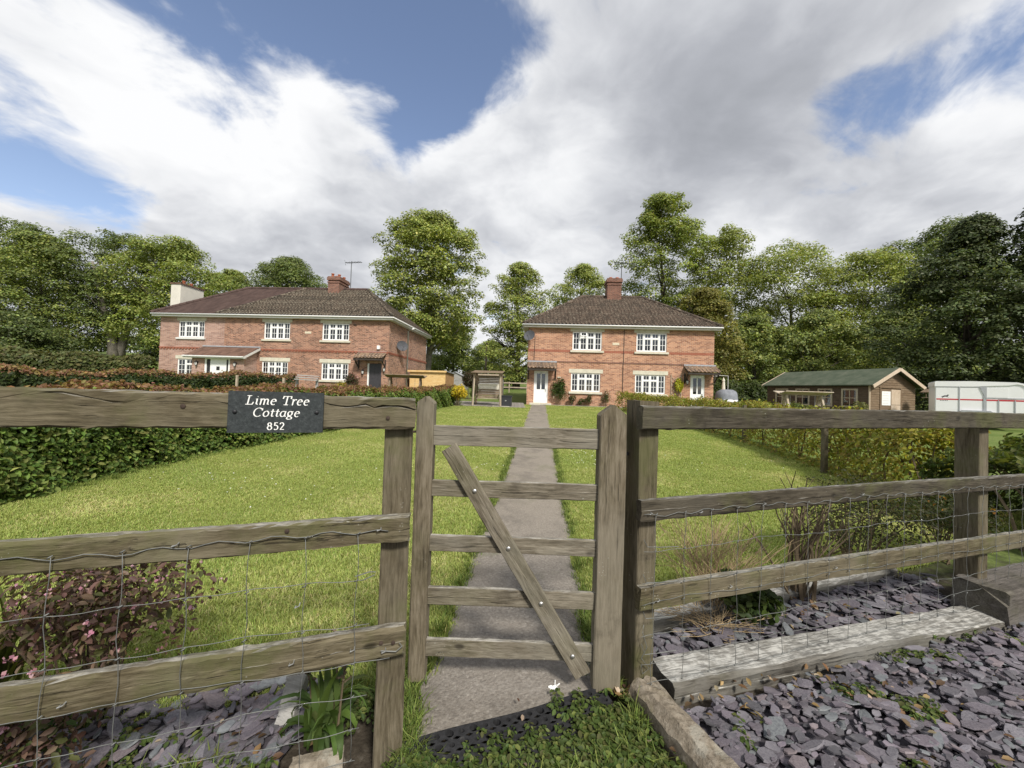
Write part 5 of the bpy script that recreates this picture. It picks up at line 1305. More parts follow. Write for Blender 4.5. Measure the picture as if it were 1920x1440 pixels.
def tree(name, label, x, y, H, z0, R, cols, seed, n=22000, leaf=.30, lobes=70, prof=None, trunk=.35, bark='bark_grey', lobe_r=(.17, .29), lean=(0, 0), multi=1, droop=0., flat=.80, lowlobes=0, group='trees around the houses', squash=1.0, core=.42):
    r = np.random.default_rng(seed); g = gzf(x, y); lobes = int(lobes * 2.8); n = int(n * 1.62); leaf *= .76; lobe_r = (lobe_r[0] * .70, lobe_r[1] * .84); flat *= .92
    t = thing(name, label, 'tree', (x, y, g), 0, group)
    prof = prof or [(0, .45), (.12, .78), (.35, 1.0), (.6, .92), (.82, .66), (1.0, .22)]
    pz, pr = zip(*prof)
    hc = H - z0
    # lobes spread through the crown volume, most of them near its skin
    k = lobes; fz = r.beta(1.15, 1.1, k); fz[0] = .97; fz[1] = .9
    ang = np.arange(k) * 2.39996 + r.normal(0, .35, k); rad = np.interp(fz, pz, pr) * R * np.clip(r.beta(2.6, 1.0, k), .12, 1.0)
    lr = r.uniform(*lobe_r, k) * R; rad = np.maximum(rad - lr * .55, 0)
    rad = rad * (1 + .10 * np.sin(ang * 2 + seed) + .08 * np.sin(fz * 9 + seed))
    Cn = np.stack([np.cos(ang) * rad + lean[0] * fz, (np.sin(ang) * rad) * squash + lean[1] * fz, z0 + fz * hc - lr * .35], 1)
    w = lr ** 2; per = np.maximum((n * w / w.sum()).astype(int), 20)
    Ps = []; Ns = []; Cs = []
    tint = np.exp(r.normal(0, .13, (k, 1)))
    for i in range(k):
        m = per[i]; d = sphere_dirs(m, r); d[:, 2] = np.where((d[:, 2] < -.35) & (r.random(m) < .5), -d[:, 2], d[:, 2])
        q = 1 - core * r.random(m) ** 1.5; d[:, 2] = np.where((d[:, 2] < 0) & (r.random(m) < .55), -d[:, 2], d[:, 2])
        q *= 1 + .16 * np.sin(d[:, 0] * 5 + i) * np.cos(d[:, 1] * 6 + i * 2)
        off = d * (q * lr[i])[:, None] * np.array([1.08, 1.08, flat])
        off[:, 2] -= droop * np.linalg.norm(off[:, :2], axis=1)
        Ps.append(Cn[i] + off); Ns.append(d * .8 + np.array([0, -.15, .75]) + r.normal(0, .40, (m, 3))); Cs.append(palette(m, cols, r, .2) * tint[i])
    P = np.concatenate(Ps); N = np.concatenate(Ns); Cc = np.concatenate(Cs)
    foliage_obj('crown', [leaves(P, N, leaf * r.uniform(.6, 1.35, len(P)), Cc, r, .62)], 'tree_leaf', t)
    # trunk and limbs
    mb = MB(); ht = z0 + hc * .62
    bases = [(0, 0)] if multi == 1 else [(.28 * math.cos(a), .28 * math.sin(a)) for a in [2 * math.pi * j / multi + .5 for j in range(multi)]]
    stems = []
    for j, (bx, by) in enumerate(bases):
        pts = []; rs = []
        sx, sy = (0, 0) if multi == 1 else (bx * 9, by * 9)
        for q in range(9):
            f = q / 8
            pts.append((bx + sx * f ** 1.5 + lean[0] * f * .5 + .16 * R * .2 * math.sin(f * 4 + j), by + sy * f ** 1.5 + lean[1] * f * .5, -.2 + (ht + .2) * f)); rs.append(max(.05, trunk * (1.25 - .35 * min(1, f * 8)) * (1 - .78 * f) / (multi ** .4)))
        mb.tube(pts, rs, 9); stems.append((pts, rs))
    order = r.permutation(k)[:26]
    for i in order:
        pts, rs = stems[int(i) % len(stems)]
        tz = max(.8, min(ht * .95, Cn[i][2] - np.hypot(Cn[i][0], Cn[i][1]) * .75))
        f = tz / ht; q = min(7, int(f * 8)); a = Vector(pts[q]).lerp(Vector(pts[q + 1]), f * 8 - q); b = Vector(Cn[i])
        m = a.lerp(b, .5) + Vector((r.normal(0, .2), r.normal(0, .2), -.06 * (b - a).length))
        r0 = max(.045, rs[q] * .5)
        mb.tube([a, a.lerp(m, .5), m, m.lerp(b, .5), b], [r0, r0 * .8, r0 * .62, r0 * .42, .02], 5, False)
    mb.build('trunk', bark, t, True)
    return t
TALL = [(0, .75), (.15, .95), (.4, 1.0), (.68, .98), (.87, .76), (1, .36)]
tree('lime_tree', 'tallest round-topped lime tree standing behind the end of the long brick house', -8.9, 40, 17.8, 4.6, 6.1, LIME, 101, 44000, .31, 105, [(0, .55), (.15, .82), (.38, .98), (.62, 1.0), (.84, .72), (1, .28)], .42, 'bark_pale', (.15, .26))
tree('lime_tree', 'narrow leafy lime tree left of the brick house end, above the grey shed', .45, 45, 14.8, 1.2, 4.3, LIME, 102, 26000, .28, 85, [(0, .72), (.2, .95), (.45, .92), (.7, .84), (.9, .55), (1, .2)], .45, 'bark_dark', (.19, .32))
tree('lime_tree', 'tree top showing over the ridge just left of the brick chimney', 10.8, 62, 19.8, 8.5, 5.4, LIME, 103, 15000, .36, 55, None, .4, 'bark_grey')
tree('lime_tree', 'very tall lime tree towering behind the brick chimney', 18.6, 48, 24.8, 6.5, 6.2, FRESH, 104, 34000, .33, 100, [(0, .7), (.18, .95), (.4, 1.0), (.62, .92), (.82, .66), (.93, .5), (1, .28)], .45, 'bark_dark', (.15, .26), (-.4, 0))
tree('lime_tree', 'second tall tree just right of the towering lime', 25.6, 47, 20.2, 2.0, 5.6, LIME, 105, 26000, .32, 85, TALL, .4)
tree('field_maple', 'yellowish leafy tree pressed against the right end of the brick house', 16.7, 34, 9.9, 1.2, 4.0, YELL, 106, 26000, .24, 80, [(0, .9), (.3, 1.0), (.6, .85), (.85, .55), (1, .2)], .25, 'bark_grey')
tree('lime_tree', 'open-topped lime tree above the left end of the cabin', 31.8, 44, 18.0, 1.6, 6.6, LIME, 107, 28000, .30, 90, TALL, .4)
tree('lime_tree', 'lime tree with a pale domed top above the right end of the cabin', 38.3, 42, 16.4, 1.6, 6.2, LIME, 108, 28000, .30, 85, TALL, .4)
tree('beech_tree', 'broad dark-shouldered tree behind the horse trailer', 46.6, 42, 19.6, 1.6, 6.8, MIDG, 109, 28000, .32, 90, TALL, .45)
tree('dark_tree', 'big dark feathery tree overhanging the horse trailer', 28.6, 24.5, 13.2, .3, 5.0, DARK, 110, 52000, .22, 130, [(0, .95), (.15, 1.0), (.4, .95), (.6, .85), (.8, .5), (.92, .22), (1, .08)], .4, 'bark_dark', (.14, .26), (.9, 0), 1, .25, .6)
tree('dark_tree', 'dark tree with a ragged top at the right edge of the view', 31.6, 22.0, 14.6, .3, 4.4, DARK, 111, 40000, .24, 110, [(0, 1.0), (.3, 1.0), (.55, .85), (.75, .5), (.9, .25), (1, .06)], .4, 'bark_dark', (.13, .26), (0, 0), 1, .25, .6)
tree('beech_tree', 'dark tree crown at the far left edge of the view', -64.5, 50, 16.4, .6, 5.8, MIDG, 112, 20000, .36, 70, TALL, .4)
tree('beech_tree', 'wide spreading beech at the left, its branches almost reaching the hedge', -52.5, 42.5, 12.8, .3, 6.6, MIDG + FRESH, 113, 34000, .30, 100, [(0, .85), (.2, 1.0), (.5, .95), (.75, .75), (1, .3)], .4, 'bark_grey', (.15, .26))
tree('beech_tree', 'spreading beech with a thick grey forked trunk left of the long brick house', -46.6, 45, 14.6, 3.6, 5.6, MIDG, 114, 26000, .28, 90, [(0, .5), (.2, .75), (.45, .95), (.7, 1.0), (.9, .7), (1, .35)], .85, 'bark_pale', (.14, .25), (0, 0), 3)
tree('lime_tree', 'bright green tree directly behind the cream chimney', -39.4, 44, 14.1, 2.0, 5.8, FRESH, 115, 26000, .30, 85, TALL, .4)
tree('beech_tree', 'rounded dark tree top rising behind the long roof ridge', -34.4, 58, 16.6, 6.0, 7.0, MIDG, 116, 24000, .36, 80, None, .45)
tree('lime_tree', 'lower bright tree top showing over the roof right of the cream chimney', -44.5, 60, 14.4, 6.0, 5.2, FRESH, 117, 14000, .38, 55, None, .4)
tree('hawthorn_tree', 'rounded bushy tree in the gap below the tallest lime', -8.0, 51, 7.8, .5, 4.8, MIDG + FRESH, 118, 20000, .27, 60, [(0, .95), (.4, 1), (.75, .75), (1, .3)], .25)
tree('hawthorn_tree', 'small bushy tree far back in the gap between the houses', -3.4, 60, 6.6, .4, 4.4, FRESH, 119, 14000, .29, 50, [(0, .95), (.4, 1), (.75, .75), (1, .3)], .25)
tree('hawthorn_tree', 'bushy green tree just right of the brick house, below the second tall tree', 22.6, 36, 8.0, .4, 4.0, LIME + MIDG, 120, 18000, .26, 60, [(0, .95), (.4, 1), (.75, .75), (1, .3)], .25)
tree('hawthorn_tree', 'bushy mid green tree behind the left end of the cabin roof', 27.6, 35, 8.4, .3, 4.3, LIME + MIDG, 121, 20000, .25, 60, [(0, .95), (.4, 1), (.75, .75), (1, .3)], .25)
tree('hawthorn_tree', 'dark bushy tree behind the cabin gable', 33.0, 33, 8.2, .3, 4.4, LIME + MIDG, 122, 20000, .25, 60, [(0, .95), (.4, 1), (.75, .75), (1, .3)], .25)
tree('elder_tree', 'low dark thicket tree under the beeches at the far left', -46.5, 35.5, 4.6, .2, 4.9, MIDG + DARK, 123, 14000, .28, 45, [(0, 1), (.5, .95), (1, .4)], .2)
tree('elder_tree', 'low bushy tree left of the forked beech trunk', -54.0, 40.0, 4.4, .2, 4.6, MIDG + DARK, 124, 12000, .30, 40, [(0, 1), (.5, .95), (1, .4)], .2)
tree('elder_tree', 'tall bush at the left edge of the view above the hedge', -50.5, 33.5, 6.2, .2, 4.2, MIDG + FRESH, 125, 13000, .28, 45, [(0, 1), (.5, .95), (1, .4)], .2)
tree('elder_tree', 'dark bushes right of the forked beech, beside the house corner', -42.5, 50.0, 3.6, .2, 4.8, DARK + MIDG, 126, 10000, .30, 40, [(0, 1), (.5, .95), (1, .4)], .2)
tree('distant_tree', 'small hazy tree far off between the beech trunk and the house', -113, 120, 10.4, .8, 6.2, FRESH, 127, 6000, .5, 30, None, .3)
tree('distant_tree', 'far dark wood edge seen beside the house wall', -101, 120, 6.0, .3, 9.0, MIDG, 128, 6000, .5, 30, [(0, 1), (.5, .95), (1, .5)], .3)

def far_wood(label, x0, x1, y, h, n, seed, cols):
    r = np.random.default_rng(seed); x = r.uniform(x0, x1, n); yy_ = y + r.uniform(-4, 4, n)
    z = gz(x, yy_) + h * (.72 + .28 * np.sin(x * .21 + seed) * np.cos(x * .083)) * r.random(n) ** .6
    P = np.stack([x, yy_, z], 1)
    o = foliage_obj('woods', [leaves(P, r.normal(0, .7, (n, 3)) + np.array([0, -.5, .6]), .75 * r.uniform(.6, 1.3, n), palette(n, cols, r), r, .7)], 'leaf', None)
    tag(o, label, None, None, 'stuff')
far_wood('wood closing the view behind everything', -150, 20, 95, 6.5, 18000, 5, MIDG + DARK)
far_wood('wood filling the gaps behind the trees on the right', 20, 110, 66, 15, 22000, 6, MIDG + LIME)

# ------------------------------------------------------------------ hedges
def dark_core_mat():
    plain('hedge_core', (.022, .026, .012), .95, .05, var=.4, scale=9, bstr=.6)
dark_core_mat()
def hedge(label, path, wid, hgt, n, leaf, side, top, seed, topband=.22, fold=False, loose=.10, cat='hedge', core=True, dens_pow=1.1, asp=.6, sparse=0.):
    r = np.random.default_rng(seed)
    P = np.array(path, float); seg = np.linalg.norm(np.diff(P, axis=0), axis=1); cum = np.concatenate([[0], np.cumsum(seg)]); Ltot = cum[-1]
    hg = (lambda s: np.interp(s, np.linspace(0, Ltot, len(hgt)), hgt)) if isinstance(hgt, (list, tuple)) else (lambda s: np.full_like(np.asarray(s, float), hgt))
    def pos(s):
        x = np.interp(s, cum, P[:, 0]); y = np.interp(s, cum, P[:, 1]); k = np.clip(np.searchsorted(cum, s, 'right') - 1, 0, len(seg) - 1)
        d = (P[k + 1] - P[k]) / seg[k][..., None]; return x, y, d
    t = thing('hedge', label, 'hedge', (P[0, 0], P[0, 1], gzf(*P[0])))
    ox, oy, oz = t.location
    # sample along the run, denser near the camera
    ss = np.linspace(0, Ltot, 400); x, y, _ = pos(ss); wgt = 1 / (np.hypot(x, y) + .5) ** dens_pow; cdf = np.cumsum(wgt); cdf /= cdf[-1]
    s = np.interp(r.random(n), cdf, ss); x, y, d = pos(s); nrm = np.stack([d[:, 1], -d[:, 0]], 1)
    H = hg(s) * (1 + .05 * np.sin(s * 2.1 + seed) + .03 * np.sin(s * 5.7))
    per = r.random(n); wtop = .30
    u = np.where(per < wtop, r.uniform(-1, 1, n), np.where(r.random(n) < .62, 1.0, -1.0))
    vz = np.where(per < wtop, 1.0, r.random(n) ** .85)
    rnd_ = np.clip((vz - .82) / .18, 0, 1) * .25
    lumps = .12 * np.sin(s * 3.3 + vz * 4 + seed) + .08 * np.sin(s * 7.7 + vz * 9)
    inset = r.random(n) ** 2 * .22
    lat = u * (wid / 2) * (1 - np.abs(u) * rnd_ * 1.0 + lumps * np.abs(u)) - np.sign(u) * inset * np.where(per < wtop, 0, 1) * wid * .5
    z = vz * H - np.where(per < wtop, inset * .45, 0) + np.where((per < wtop) | (vz > .9), r.normal(0, loose * .5, n), 0)
    X = x + nrm[:, 0] * lat + r.normal(0, loose * .3, n); Y = y + nrm[:, 1] * lat + r.normal(0, loose * .3, n); Z = gz(x, y) + np.maximum(z, .04)
    out = np.stack([nrm[:, 0] * np.sign(u), nrm[:, 1] * np.sign(u), np.zeros(n)], 1) * np.where(per < wtop, .3, .8)[:, None] + np.array([0, 0, .55]) + r.normal(0, .45, (n, 3))
    frac = z / np.maximum(H, .1); tp = np.clip((frac - (1 - topband)) / topband + r.normal(0, .12, n), 0, 1)
    C = np.where((r.random(n) < tp)[:, None], palette(n, top, r, .25), palette(n, side, r, .25))
    keep = np.ones(n, bool)
    if sparse > 0: keep = r.random(n) > sparse * (.5 + .5 * np.sin(s * 4.1 + vz * 5 + seed))
    dist = np.hypot(x, y); sz = leaf * r.uniform(.6, 1.35, n) * np.clip(.85 + dist * .02, 1, 1.45)
    Pp = np.stack([X - ox, Y - oy, Z - oz], 1)[keep]
    foliage_obj('foliage', [leaves(Pp, out[keep], sz[keep], C[keep], r, asp, fold)], 'leaf', t)
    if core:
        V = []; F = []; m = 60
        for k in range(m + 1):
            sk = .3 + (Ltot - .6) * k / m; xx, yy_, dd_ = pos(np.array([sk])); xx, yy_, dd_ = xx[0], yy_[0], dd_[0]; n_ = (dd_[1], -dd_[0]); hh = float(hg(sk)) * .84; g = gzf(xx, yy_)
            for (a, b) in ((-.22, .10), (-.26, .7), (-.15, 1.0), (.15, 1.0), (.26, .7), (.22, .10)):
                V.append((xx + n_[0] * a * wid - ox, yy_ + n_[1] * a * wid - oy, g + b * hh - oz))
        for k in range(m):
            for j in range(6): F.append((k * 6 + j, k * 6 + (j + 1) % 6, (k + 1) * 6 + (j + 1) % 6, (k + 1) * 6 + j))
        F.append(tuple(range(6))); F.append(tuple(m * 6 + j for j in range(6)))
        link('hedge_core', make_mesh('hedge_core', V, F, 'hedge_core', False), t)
    st = MB(); k = 0.15
    while k < Ltot:
        xx, yy_, dd_ = pos(np.array([k])); xx, yy_ = float(xx[0]), float(yy_[0]); g = gzf(xx, yy_); hh = float(hg(k))
        a = Vector((xx - ox + r.normal(0, .05), yy_ - oy + r.normal(0, .05), g - oz - .05))
        for q in range(2): st.tube([a, a + Vector((r.normal(0, .08), r.normal(0, .08), hh * .45)), a + Vector((r.normal(0, .16), r.normal(0, .16), hh * .93))], [.02, .014, .006], 4, False)
        k += max(.35, math.hypot(xx, yy_) * .07)
    tag(st.build('stems', 'twig', t), kind='stuff')
    return t
COPPER = [(.235, .125, .075), (.27, .15, .085), (.19, .095, .065), (.25, .18, .065), (.20, .16, .05)]
BEECH = [(0.112, 0.178, 0.040), (0.152, 0.233, 0.047), (0.085, 0.139, 0.034), (0.195, 0.261, 0.062), (0.224, 0.250, 0.073)]
hedge('long beech hedge with a coppery top along the left of the lawn, nearest the fence', [(-5.45, 1.6), (-5.55, 4.0), (-5.6, 6.0), (-4.95, 9.5), (-4.2, 14.5), (-3.25, 21.0)], .95, [1.12, 1.10, 1.04, .98, .92, 1.0], 84000, .062, BEECH, COPPER, 201, .16, True, .06)
hedge('second dark beech hedge with an orange top, in front of the porch', [(-17.5, 9.3), (-14.3, 11.2), (-10.0, 17.6)], 1.0, [1.27, 1.22, 1.16], 34000, .075, [(.035, .055, .014), (.05, .072, .018), (.028, .044, .012)], COPPER, 202, .13)
hedge('loose green field hedge beyond the orange-topped one', [(-36.0, 21.0), (-31, 24.0), (-25.5, 27.2)], 1.6, [2.1, 1.95, 1.75], 14000, .15, [(.085, .10, .03), (.065, .085, .024), (.11, .115, .04)], [(.13, .13, .05), (.10, .12, .04)], 203, .3, False, .22)
GOLD = [(0.287, 0.282, 0.050), (0.230, 0.252, 0.046), (0.356, 0.330, 0.072), (0.172, 0.204, 0.039), (0.276, 0.216, 0.066)]
hedge('patchy yellow-green hedge along the right of the lawn', [(5.15, 4.6), (5.75, 6.3), (6.35, 9.8), (6.55, 13.5), (6.15, 21.5)], .75, [.96, .95, .9, .86, .9], 34000, .062, GOLD, GOLD + [(.22, .19, .04)], 204, .3, True, .11, 'hedge', False, 1.1, .62, .3)
hedge('dense dark green hedge behind the far right post', [(4.7, 3.6), (7.4, 4.7), (11.5, 6.4)], 1.1, [.82, .88, .95], 26000, .062, [(.04, .062, .016), (.055, .08, .02), (.075, .095, .024)], [(.075, .10, .024), (.11, .125, .03), (.06, .085, .02)], 205, .3, True, .08, 'hedge', False)
hedge('clipped evergreen hedge behind the covered chair', [(14.6, 29.5), (20.5, 30.0)], 1.2, 1.75, 6000, .15, [(.045, .066, .018), (.06, .082, .02)], [(.09, .115, .028), (.07, .095, .024)], 206, .25)

# ------------------------------------------------------------------ shrubs and climbers
def shrub(name, label, loc, rad, n, leaf, cols, seed, flowers=None, cat='shrub', group=None, stems=14, stemmat='twig', z0=0.1, asp=.5, fold=False, hollow=.5, lumps=9, stem_r=.007, updir=.5):
    r = np.random.default_rng(seed); rx, ry, rz_ = rad
    t = thing(name, label, cat, loc, 0, group)
    k = lumps; d = sphere_dirs(k, r); d[:, 2] = np.abs(d[:, 2]) * 1.2 - .35
    Cn = d * np.array([rx, ry, rz_]) * .55 + np.array([0, 0, z0 + rz_])
    P = []; N = []
    for i in range(k):
        m = n // k; q = sphere_dirs(m, r); rr = (1 - hollow * r.random(m) ** 1.5)[:, None]
        P.append(Cn[i] + q * rr * np.array([rx, ry, rz_]) * r.uniform(.38, .58)); N.append(q + np.array([0, 0, updir]) + r.normal(0, .5, (m, 3)))
    P = np.concatenate(P); N = np.concatenate(N); P[:, 2] = np.maximum(P[:, 2], .015)
    parts = [leaves(P, N, leaf * r.uniform(.6, 1.3, len(P)), palette(len(P), cols, r, .25), r, asp, fold)]
    foliage_obj('foliage', parts, 'leaf', t)
    if flowers:
        fn, fs, fc = flowers; idx = r.choice(k, fn); q = sphere_dirs(fn, r)
        FP = Cn[idx] + q * np.array([rx, ry, rz_]) * .52
        foliage_obj('flowers', [leaves(np.repeat(FP, 4, 0) + r.normal(0, fs * .5, (fn * 4, 3)), np.repeat(q, 4, 0) + r.normal(0, .5, (fn * 4, 3)), fs * r.uniform(.7, 1.2, fn * 4), palette(fn * 4, fc, r, .15), r, .8)], 'petal', t)
    if stems:
        mb = MB()
        for i in range(stems):
            e = Vector(Cn[i % k]) + Vector(r.normal(0, .08, 3)) * max(rx, .3); b = Vector((r.normal(0, rx * .1), r.normal(0, ry * .1), -.02)); m = b.lerp(e, .5) + Vector((0, 0, rz_ * .15))
            mb.tube([b, m, e], [stem_r, stem_r * .7, stem_r * .35], 4, False)
        tag(mb.build('stems', stemmat, t), kind='stuff')
    return t
PURP = [(.13, .075, .062), (.16, .10, .08), (.095, .058, .046), (.18, .125, .085), (.115, .12, .045)]
PINK = [(.45, .22, .28), (.52, .32, .36), (.36, .17, .23)]
shrub('weigela_shrub', 'purple-leaved shrub with pink flowers behind the left fence', (-1.62, 1.56, .0), (.52, .30, .32), 2600, .032, PURP, 301, (150, .013, PINK), stems=34, fold=True, z0=.06, lumps=24)
shrub('weigela_shrub', 'low purple shrub spilling over the slate at the bottom left', (-1.62, 1.22, .0), (.36, .22, .17), 2000, .030, PURP + [(.05, .085, .02)], 302, (40, .012, PINK), stems=12, fold=True, z0=.0, lumps=9)
shrub('ivy_shrub', 'small dark ivy bush under the lowest right rail', (1.40, 2.30, 0), (.22, .16, .17), 750, .04, [(.03, .05, .014), (.045, .07, .018), (.06, .085, .02)], 303, None, stems=10, fold=True, asp=.75, z0=0)
shrub('cotoneaster_shrub', 'grey-green small-leaved shrub by the far right post', (2.75, 3.05, 0), (.62, .42, .42), 4200, .026, [(.055, .062, .03), (.075, .08, .035), (.10, .085, .045), (.045, .055, .022)], 304, None, stems=26, z0=0, lumps=14)
shrub('cotoneaster_shrub', 'low brownish shrub right of the far right post', (3.75, 3.35, 0), (.55, .4, .33), 2600, .03, [(.055, .065, .028), (.085, .08, .035), (.05, .07, .02)], 305, (10, .03, [(.5, .25, .06)]), stems=18, z0=0, lumps=12)
shrub('yellow_bush', 'bright yellow bush at the far end of the left hedge', (-2.72, 19.6, gzf(-2.7, 19.6)), (.52, .5, .62), 2600, .10, [(.62, .46, .03), (.55, .40, .03), (.70, .55, .06), (.30, .27, .03)], 306, None, stems=8, z0=.1)
shrub('dark_red_shrub', 'dark red-brown shrub in front of the small grey sheds', (-2.95, 26.2, gzf(-3, 26)), (.75, .6, .95), 2600, .13, [(.075, .05, .03), (.06, .045, .025), (.09, .07, .04), (.05, .055, .02)], 307, None, stems=10, z0=.2)
shrub('green_bush', 'green bush between the yellow bush and the swing seat', (-2.1, 22.0, gzf(-2, 22)), (.4, .4, .5), 1200, .09, BEECH, 308, None, stems=8, z0=.1)
shrub('wall_shrub', 'twiggy rose bush right of the lower window of the long house', (LH0 + E1 * -2.15 - E2 * .45)[:] , (.5, .35, .68), 1500, .09, [(.06, .07, .03), (.08, .085, .04), (.12, .06, .05)], 309, (14, .07, [(.55, .3, .28)]), stems=12, z0=.15)
shrub('wall_shrub', 'low green shrub under the lower window of the long house', (LH0 + E1 * -3.9 - E2 * .5)[:], (.5, .3, .28), 700, .07, [(.09, .13, .025), (.07, .11, .02)], 310, None, stems=6, z0=.05)
shrub('yellow_bush', 'yellow-green bush beside the tilted wooden board behind the hedge', (-6.1, 13.6, gzf(-6.1, 13.6)), (.4, .35, .6), 1300, .07, [(.28, .24, .03), (.2, .2, .03), (.34, .28, .05)], 311, None, stems=6, z0=.1)
def on_wall(x, yoff, z=0): p = RH0 + E1 * x - E2 * yoff; return (p.x, p.y, RH0.z + z - .02)
shrub('climbing_rose', 'leafy climbing rose on the brick wall right of the first white door', on_wall(1.98, .24), (.55, .18, .98), 2300, .085, [(.055, .09, .02), (.08, .12, .025), (.045, .07, .018)], 312, (8, .06, [(.55, .5, .4)]), stems=9, z0=.0, lumps=12)
shrub('wall_climber', 'yellow-leaved climber on the trellis beside the second white door', on_wall(8.98, .16, .70), (.34, .12, .72), 1100, .10, [(.50, .46, .03), (.42, .42, .04), (.36, .38, .05)], 313, None, stems=6, z0=.0, lumps=8)
for k, (x, h, lab) in enumerate(((2.75, .34, 'low rose bush with white blooms, nearest the climbing rose'), (3.35, .24, 'smallest low plant under the lower left window'), (3.75, .36, 'narrow green plant under the lower left window'), (4.72, .52, 'taller rose bush at the right corner of the lower left window'))):
    shrub('rose_bush', lab, on_wall(x, .3), (.30, .2, h * 1.15), 560, .075, [(.05, .08, .02), (.075, .105, .025), (.10, .075, .04)], 320 + k, (5, .05, [(.62, .55, .48)]) if k in (0, 3) else None, group='rose bushes along the house front', stems=6, z0=.02, lumps=6)
shrub('garden_shrub', 'pale shrub in front of the cabin window', (15.6, 17.2, .4), (.36, .3, .40), 700, .07, [(.13, .14, .05), (.18, .18, .07)], 330, None, stems=6, z0=.3)
shrub('garden_shrub', 'low green mound left of the cabin', (15.2, 20.5, .45), (.9, .5, .36), 1400, .08, [(.10, .13, .03), (.13, .14, .04), (.08, .11, .025)], 331, None, stems=6, z0=.1)
shrub('garden_shrub', 'orange and yellow flowering mound beside the blue pot', (13.9, 22.4, .5), (.6, .4, .34), 1100, .07, [(.16, .14, .03), (.22, .14, .04), (.11, .12, .03)], 332, (16, .06, [(.6, .35, .05)]), stems=6, z0=.15)
shrub('climbing_plant', 'pale green climber on the left end of the cabin swing', (11.72, 16.05, .38), (.13, .13, .42), 260, .06, [(.15, .16, .03), (.11, .13, .03)], 333, None, stems=4, z0=.2)

def twiggy(name, label, loc, n, h, spread, rad, mat, seed, fork=2):
    r = random.Random(seed); t = thing(name, label, 'shrub', loc); mb = MB()
    for i in range(n):
        a = r.uniform(0, 6.283); sp = spread * r.random() ** .6; hh = h * r.uniform(.55, 1.05)
        b = Vector((r.gauss(0, .05), r.gauss(0, .04), -.02)); e = b + Vector((sp * math.cos(a), sp * .6 * math.sin(a), hh)); m = b.lerp(e, .5) + Vector((-.2 * sp * math.cos(a) + r.gauss(0, .02), r.gauss(0, .02), .02))
        q = m.lerp(e, .5) + Vector((r.gauss(0, .015), r.gauss(0, .015), 0))
        mb.tube([b, m, q, e], [rad, rad * .8, rad * .6, rad * .3], 4, False)
        for f in range(fork):
            s = m.lerp(e, r.uniform(.1, .8)); d = (e - m).normalized() + Vector((r.gauss(0, .45), r.gauss(0, .45), r.gauss(.1, .2)))
            mb.tube([s, s + d * h * r.uniform(.12, .28)], [rad * .5, rad * .25], 3, False)
    tag(mb.build('stems', mat, t), kind='stuff'); return t
twiggy('dry_shrub', 'fan of thin tan dead stems behind the right fence, beside the gate', (1.28, 2.42, 0), 95, .58, .46, .0030, 'twig_dry', 401, 3)
twiggy('bare_shrub', 'bare dark-stemmed shrub in the slate behind the right fence', (1.95, 2.56, 0), 22, .84, .42, .0085, 'twig', 402, 2)
tw = twiggy('dry_shrub', 'tangle of dead twigs low beside the ivy bush', (1.15, 2.22, 0), 70, .17, .42, .0026, 'twig_dry', 403, 3)

# ------------------------------------------------------------------ strap-leaved plants
def strap(name, label, loc, n, L, w, cols, seed, cat='plant', arch=.6, spread=1.0):
    r = np.random.default_rng(seed); t = thing(name, label, cat, loc); V = []; F = []; C = []
    for i in range(n):
        a = r.uniform(0, 6.283); ln = L * r.uniform(.6, 1.1); lean = r.uniform(.1, .9) * spread; c = palette(1, cols, r, .2)[0]; b = len(V); bx, by = r.normal(0, .03, 2); m = 8
        dx_, dy_ = math.cos(a), math.sin(a); ww = w * r.uniform(.7, 1.15); tw_ = r.normal(0, .3)
        p = np.array([bx, by, 0.]); el = math.pi / 2 - lean * .45
        for j in range(m + 1):
            f = j / m; hw = ww * (.65 + .6 * f if f < .5 else 1.9 * (1 - f)) * .5; sx, sy = -dy_ * hw, dx_ * hw
            V += [tuple(p + np.array([sx, sy, hw * tw_])), tuple(p + np.array([0, 0, -hw * .35])), tuple(p - np.array([sx, sy, hw * tw_]))]; C += [c * (.85 + .3 * f)] * 3
            p = p + np.array([dx_ * math.cos(el), dy_ * math.cos(el), math.sin(el)]) * ln / m; el -= arch * lean * (2.0 * f + .25) * .62
        for j in range(m): F += [(b + j * 3, b + j * 3 + 1, b + j * 3 + 4, b + j * 3 + 3), (b + j * 3 + 1, b + j * 3 + 2, b + j * 3 + 5, b + j * 3 + 4)]
        V_ = None
    V = np.array(V); V[:, 2] = np.maximum(V[:, 2], .006)
    link('leaves', make_mesh('leaves', V, np.array(F), 'leaf', False, True, np.array(C)), t); return t
STR = [(.10, .15, .035), (.075, .125, .03), (.13, .175, .05), (.06, .10, .025)]
ag = strap('strap_leaved_plant', 'clump of broad strap leaves at the foot of the left gate post', (-.66, 1.47, 0), 40, .36, .034, STR, 501, 'plant', 1.0, 1.1)
for k, (x, y, h) in enumerate(((.02, .02, .38), (.05, -.02, .33), (-.06, .03, .30))):
    mb = MB(); mb.tube([(x, y, 0), (x * 1.3, y, h * .6), (x * 1.5, y, h)], [.005, .004, .003], 5)
    rr2 = random.Random(k)
    for q in range(16): mb.tube([(x * 1.45, y, h - .10 + q * .007), (x * 1.45 + rr2.gauss(0, .014), y + rr2.gauss(0, .014), h - .09 + q * .007)], [.003, .005], 4)
    mb.build('seed_head', 'twig', ag)
strap('sword_leaved_plant', 'sword-shaped green leaves at the left edge beside the purple shrub', (-2.02, 1.55, 0), 34, .55, .028, [(.10, .125, .03), (.13, .14, .035), (.085, .10, .03)], 502, 'plant', .35, .8)

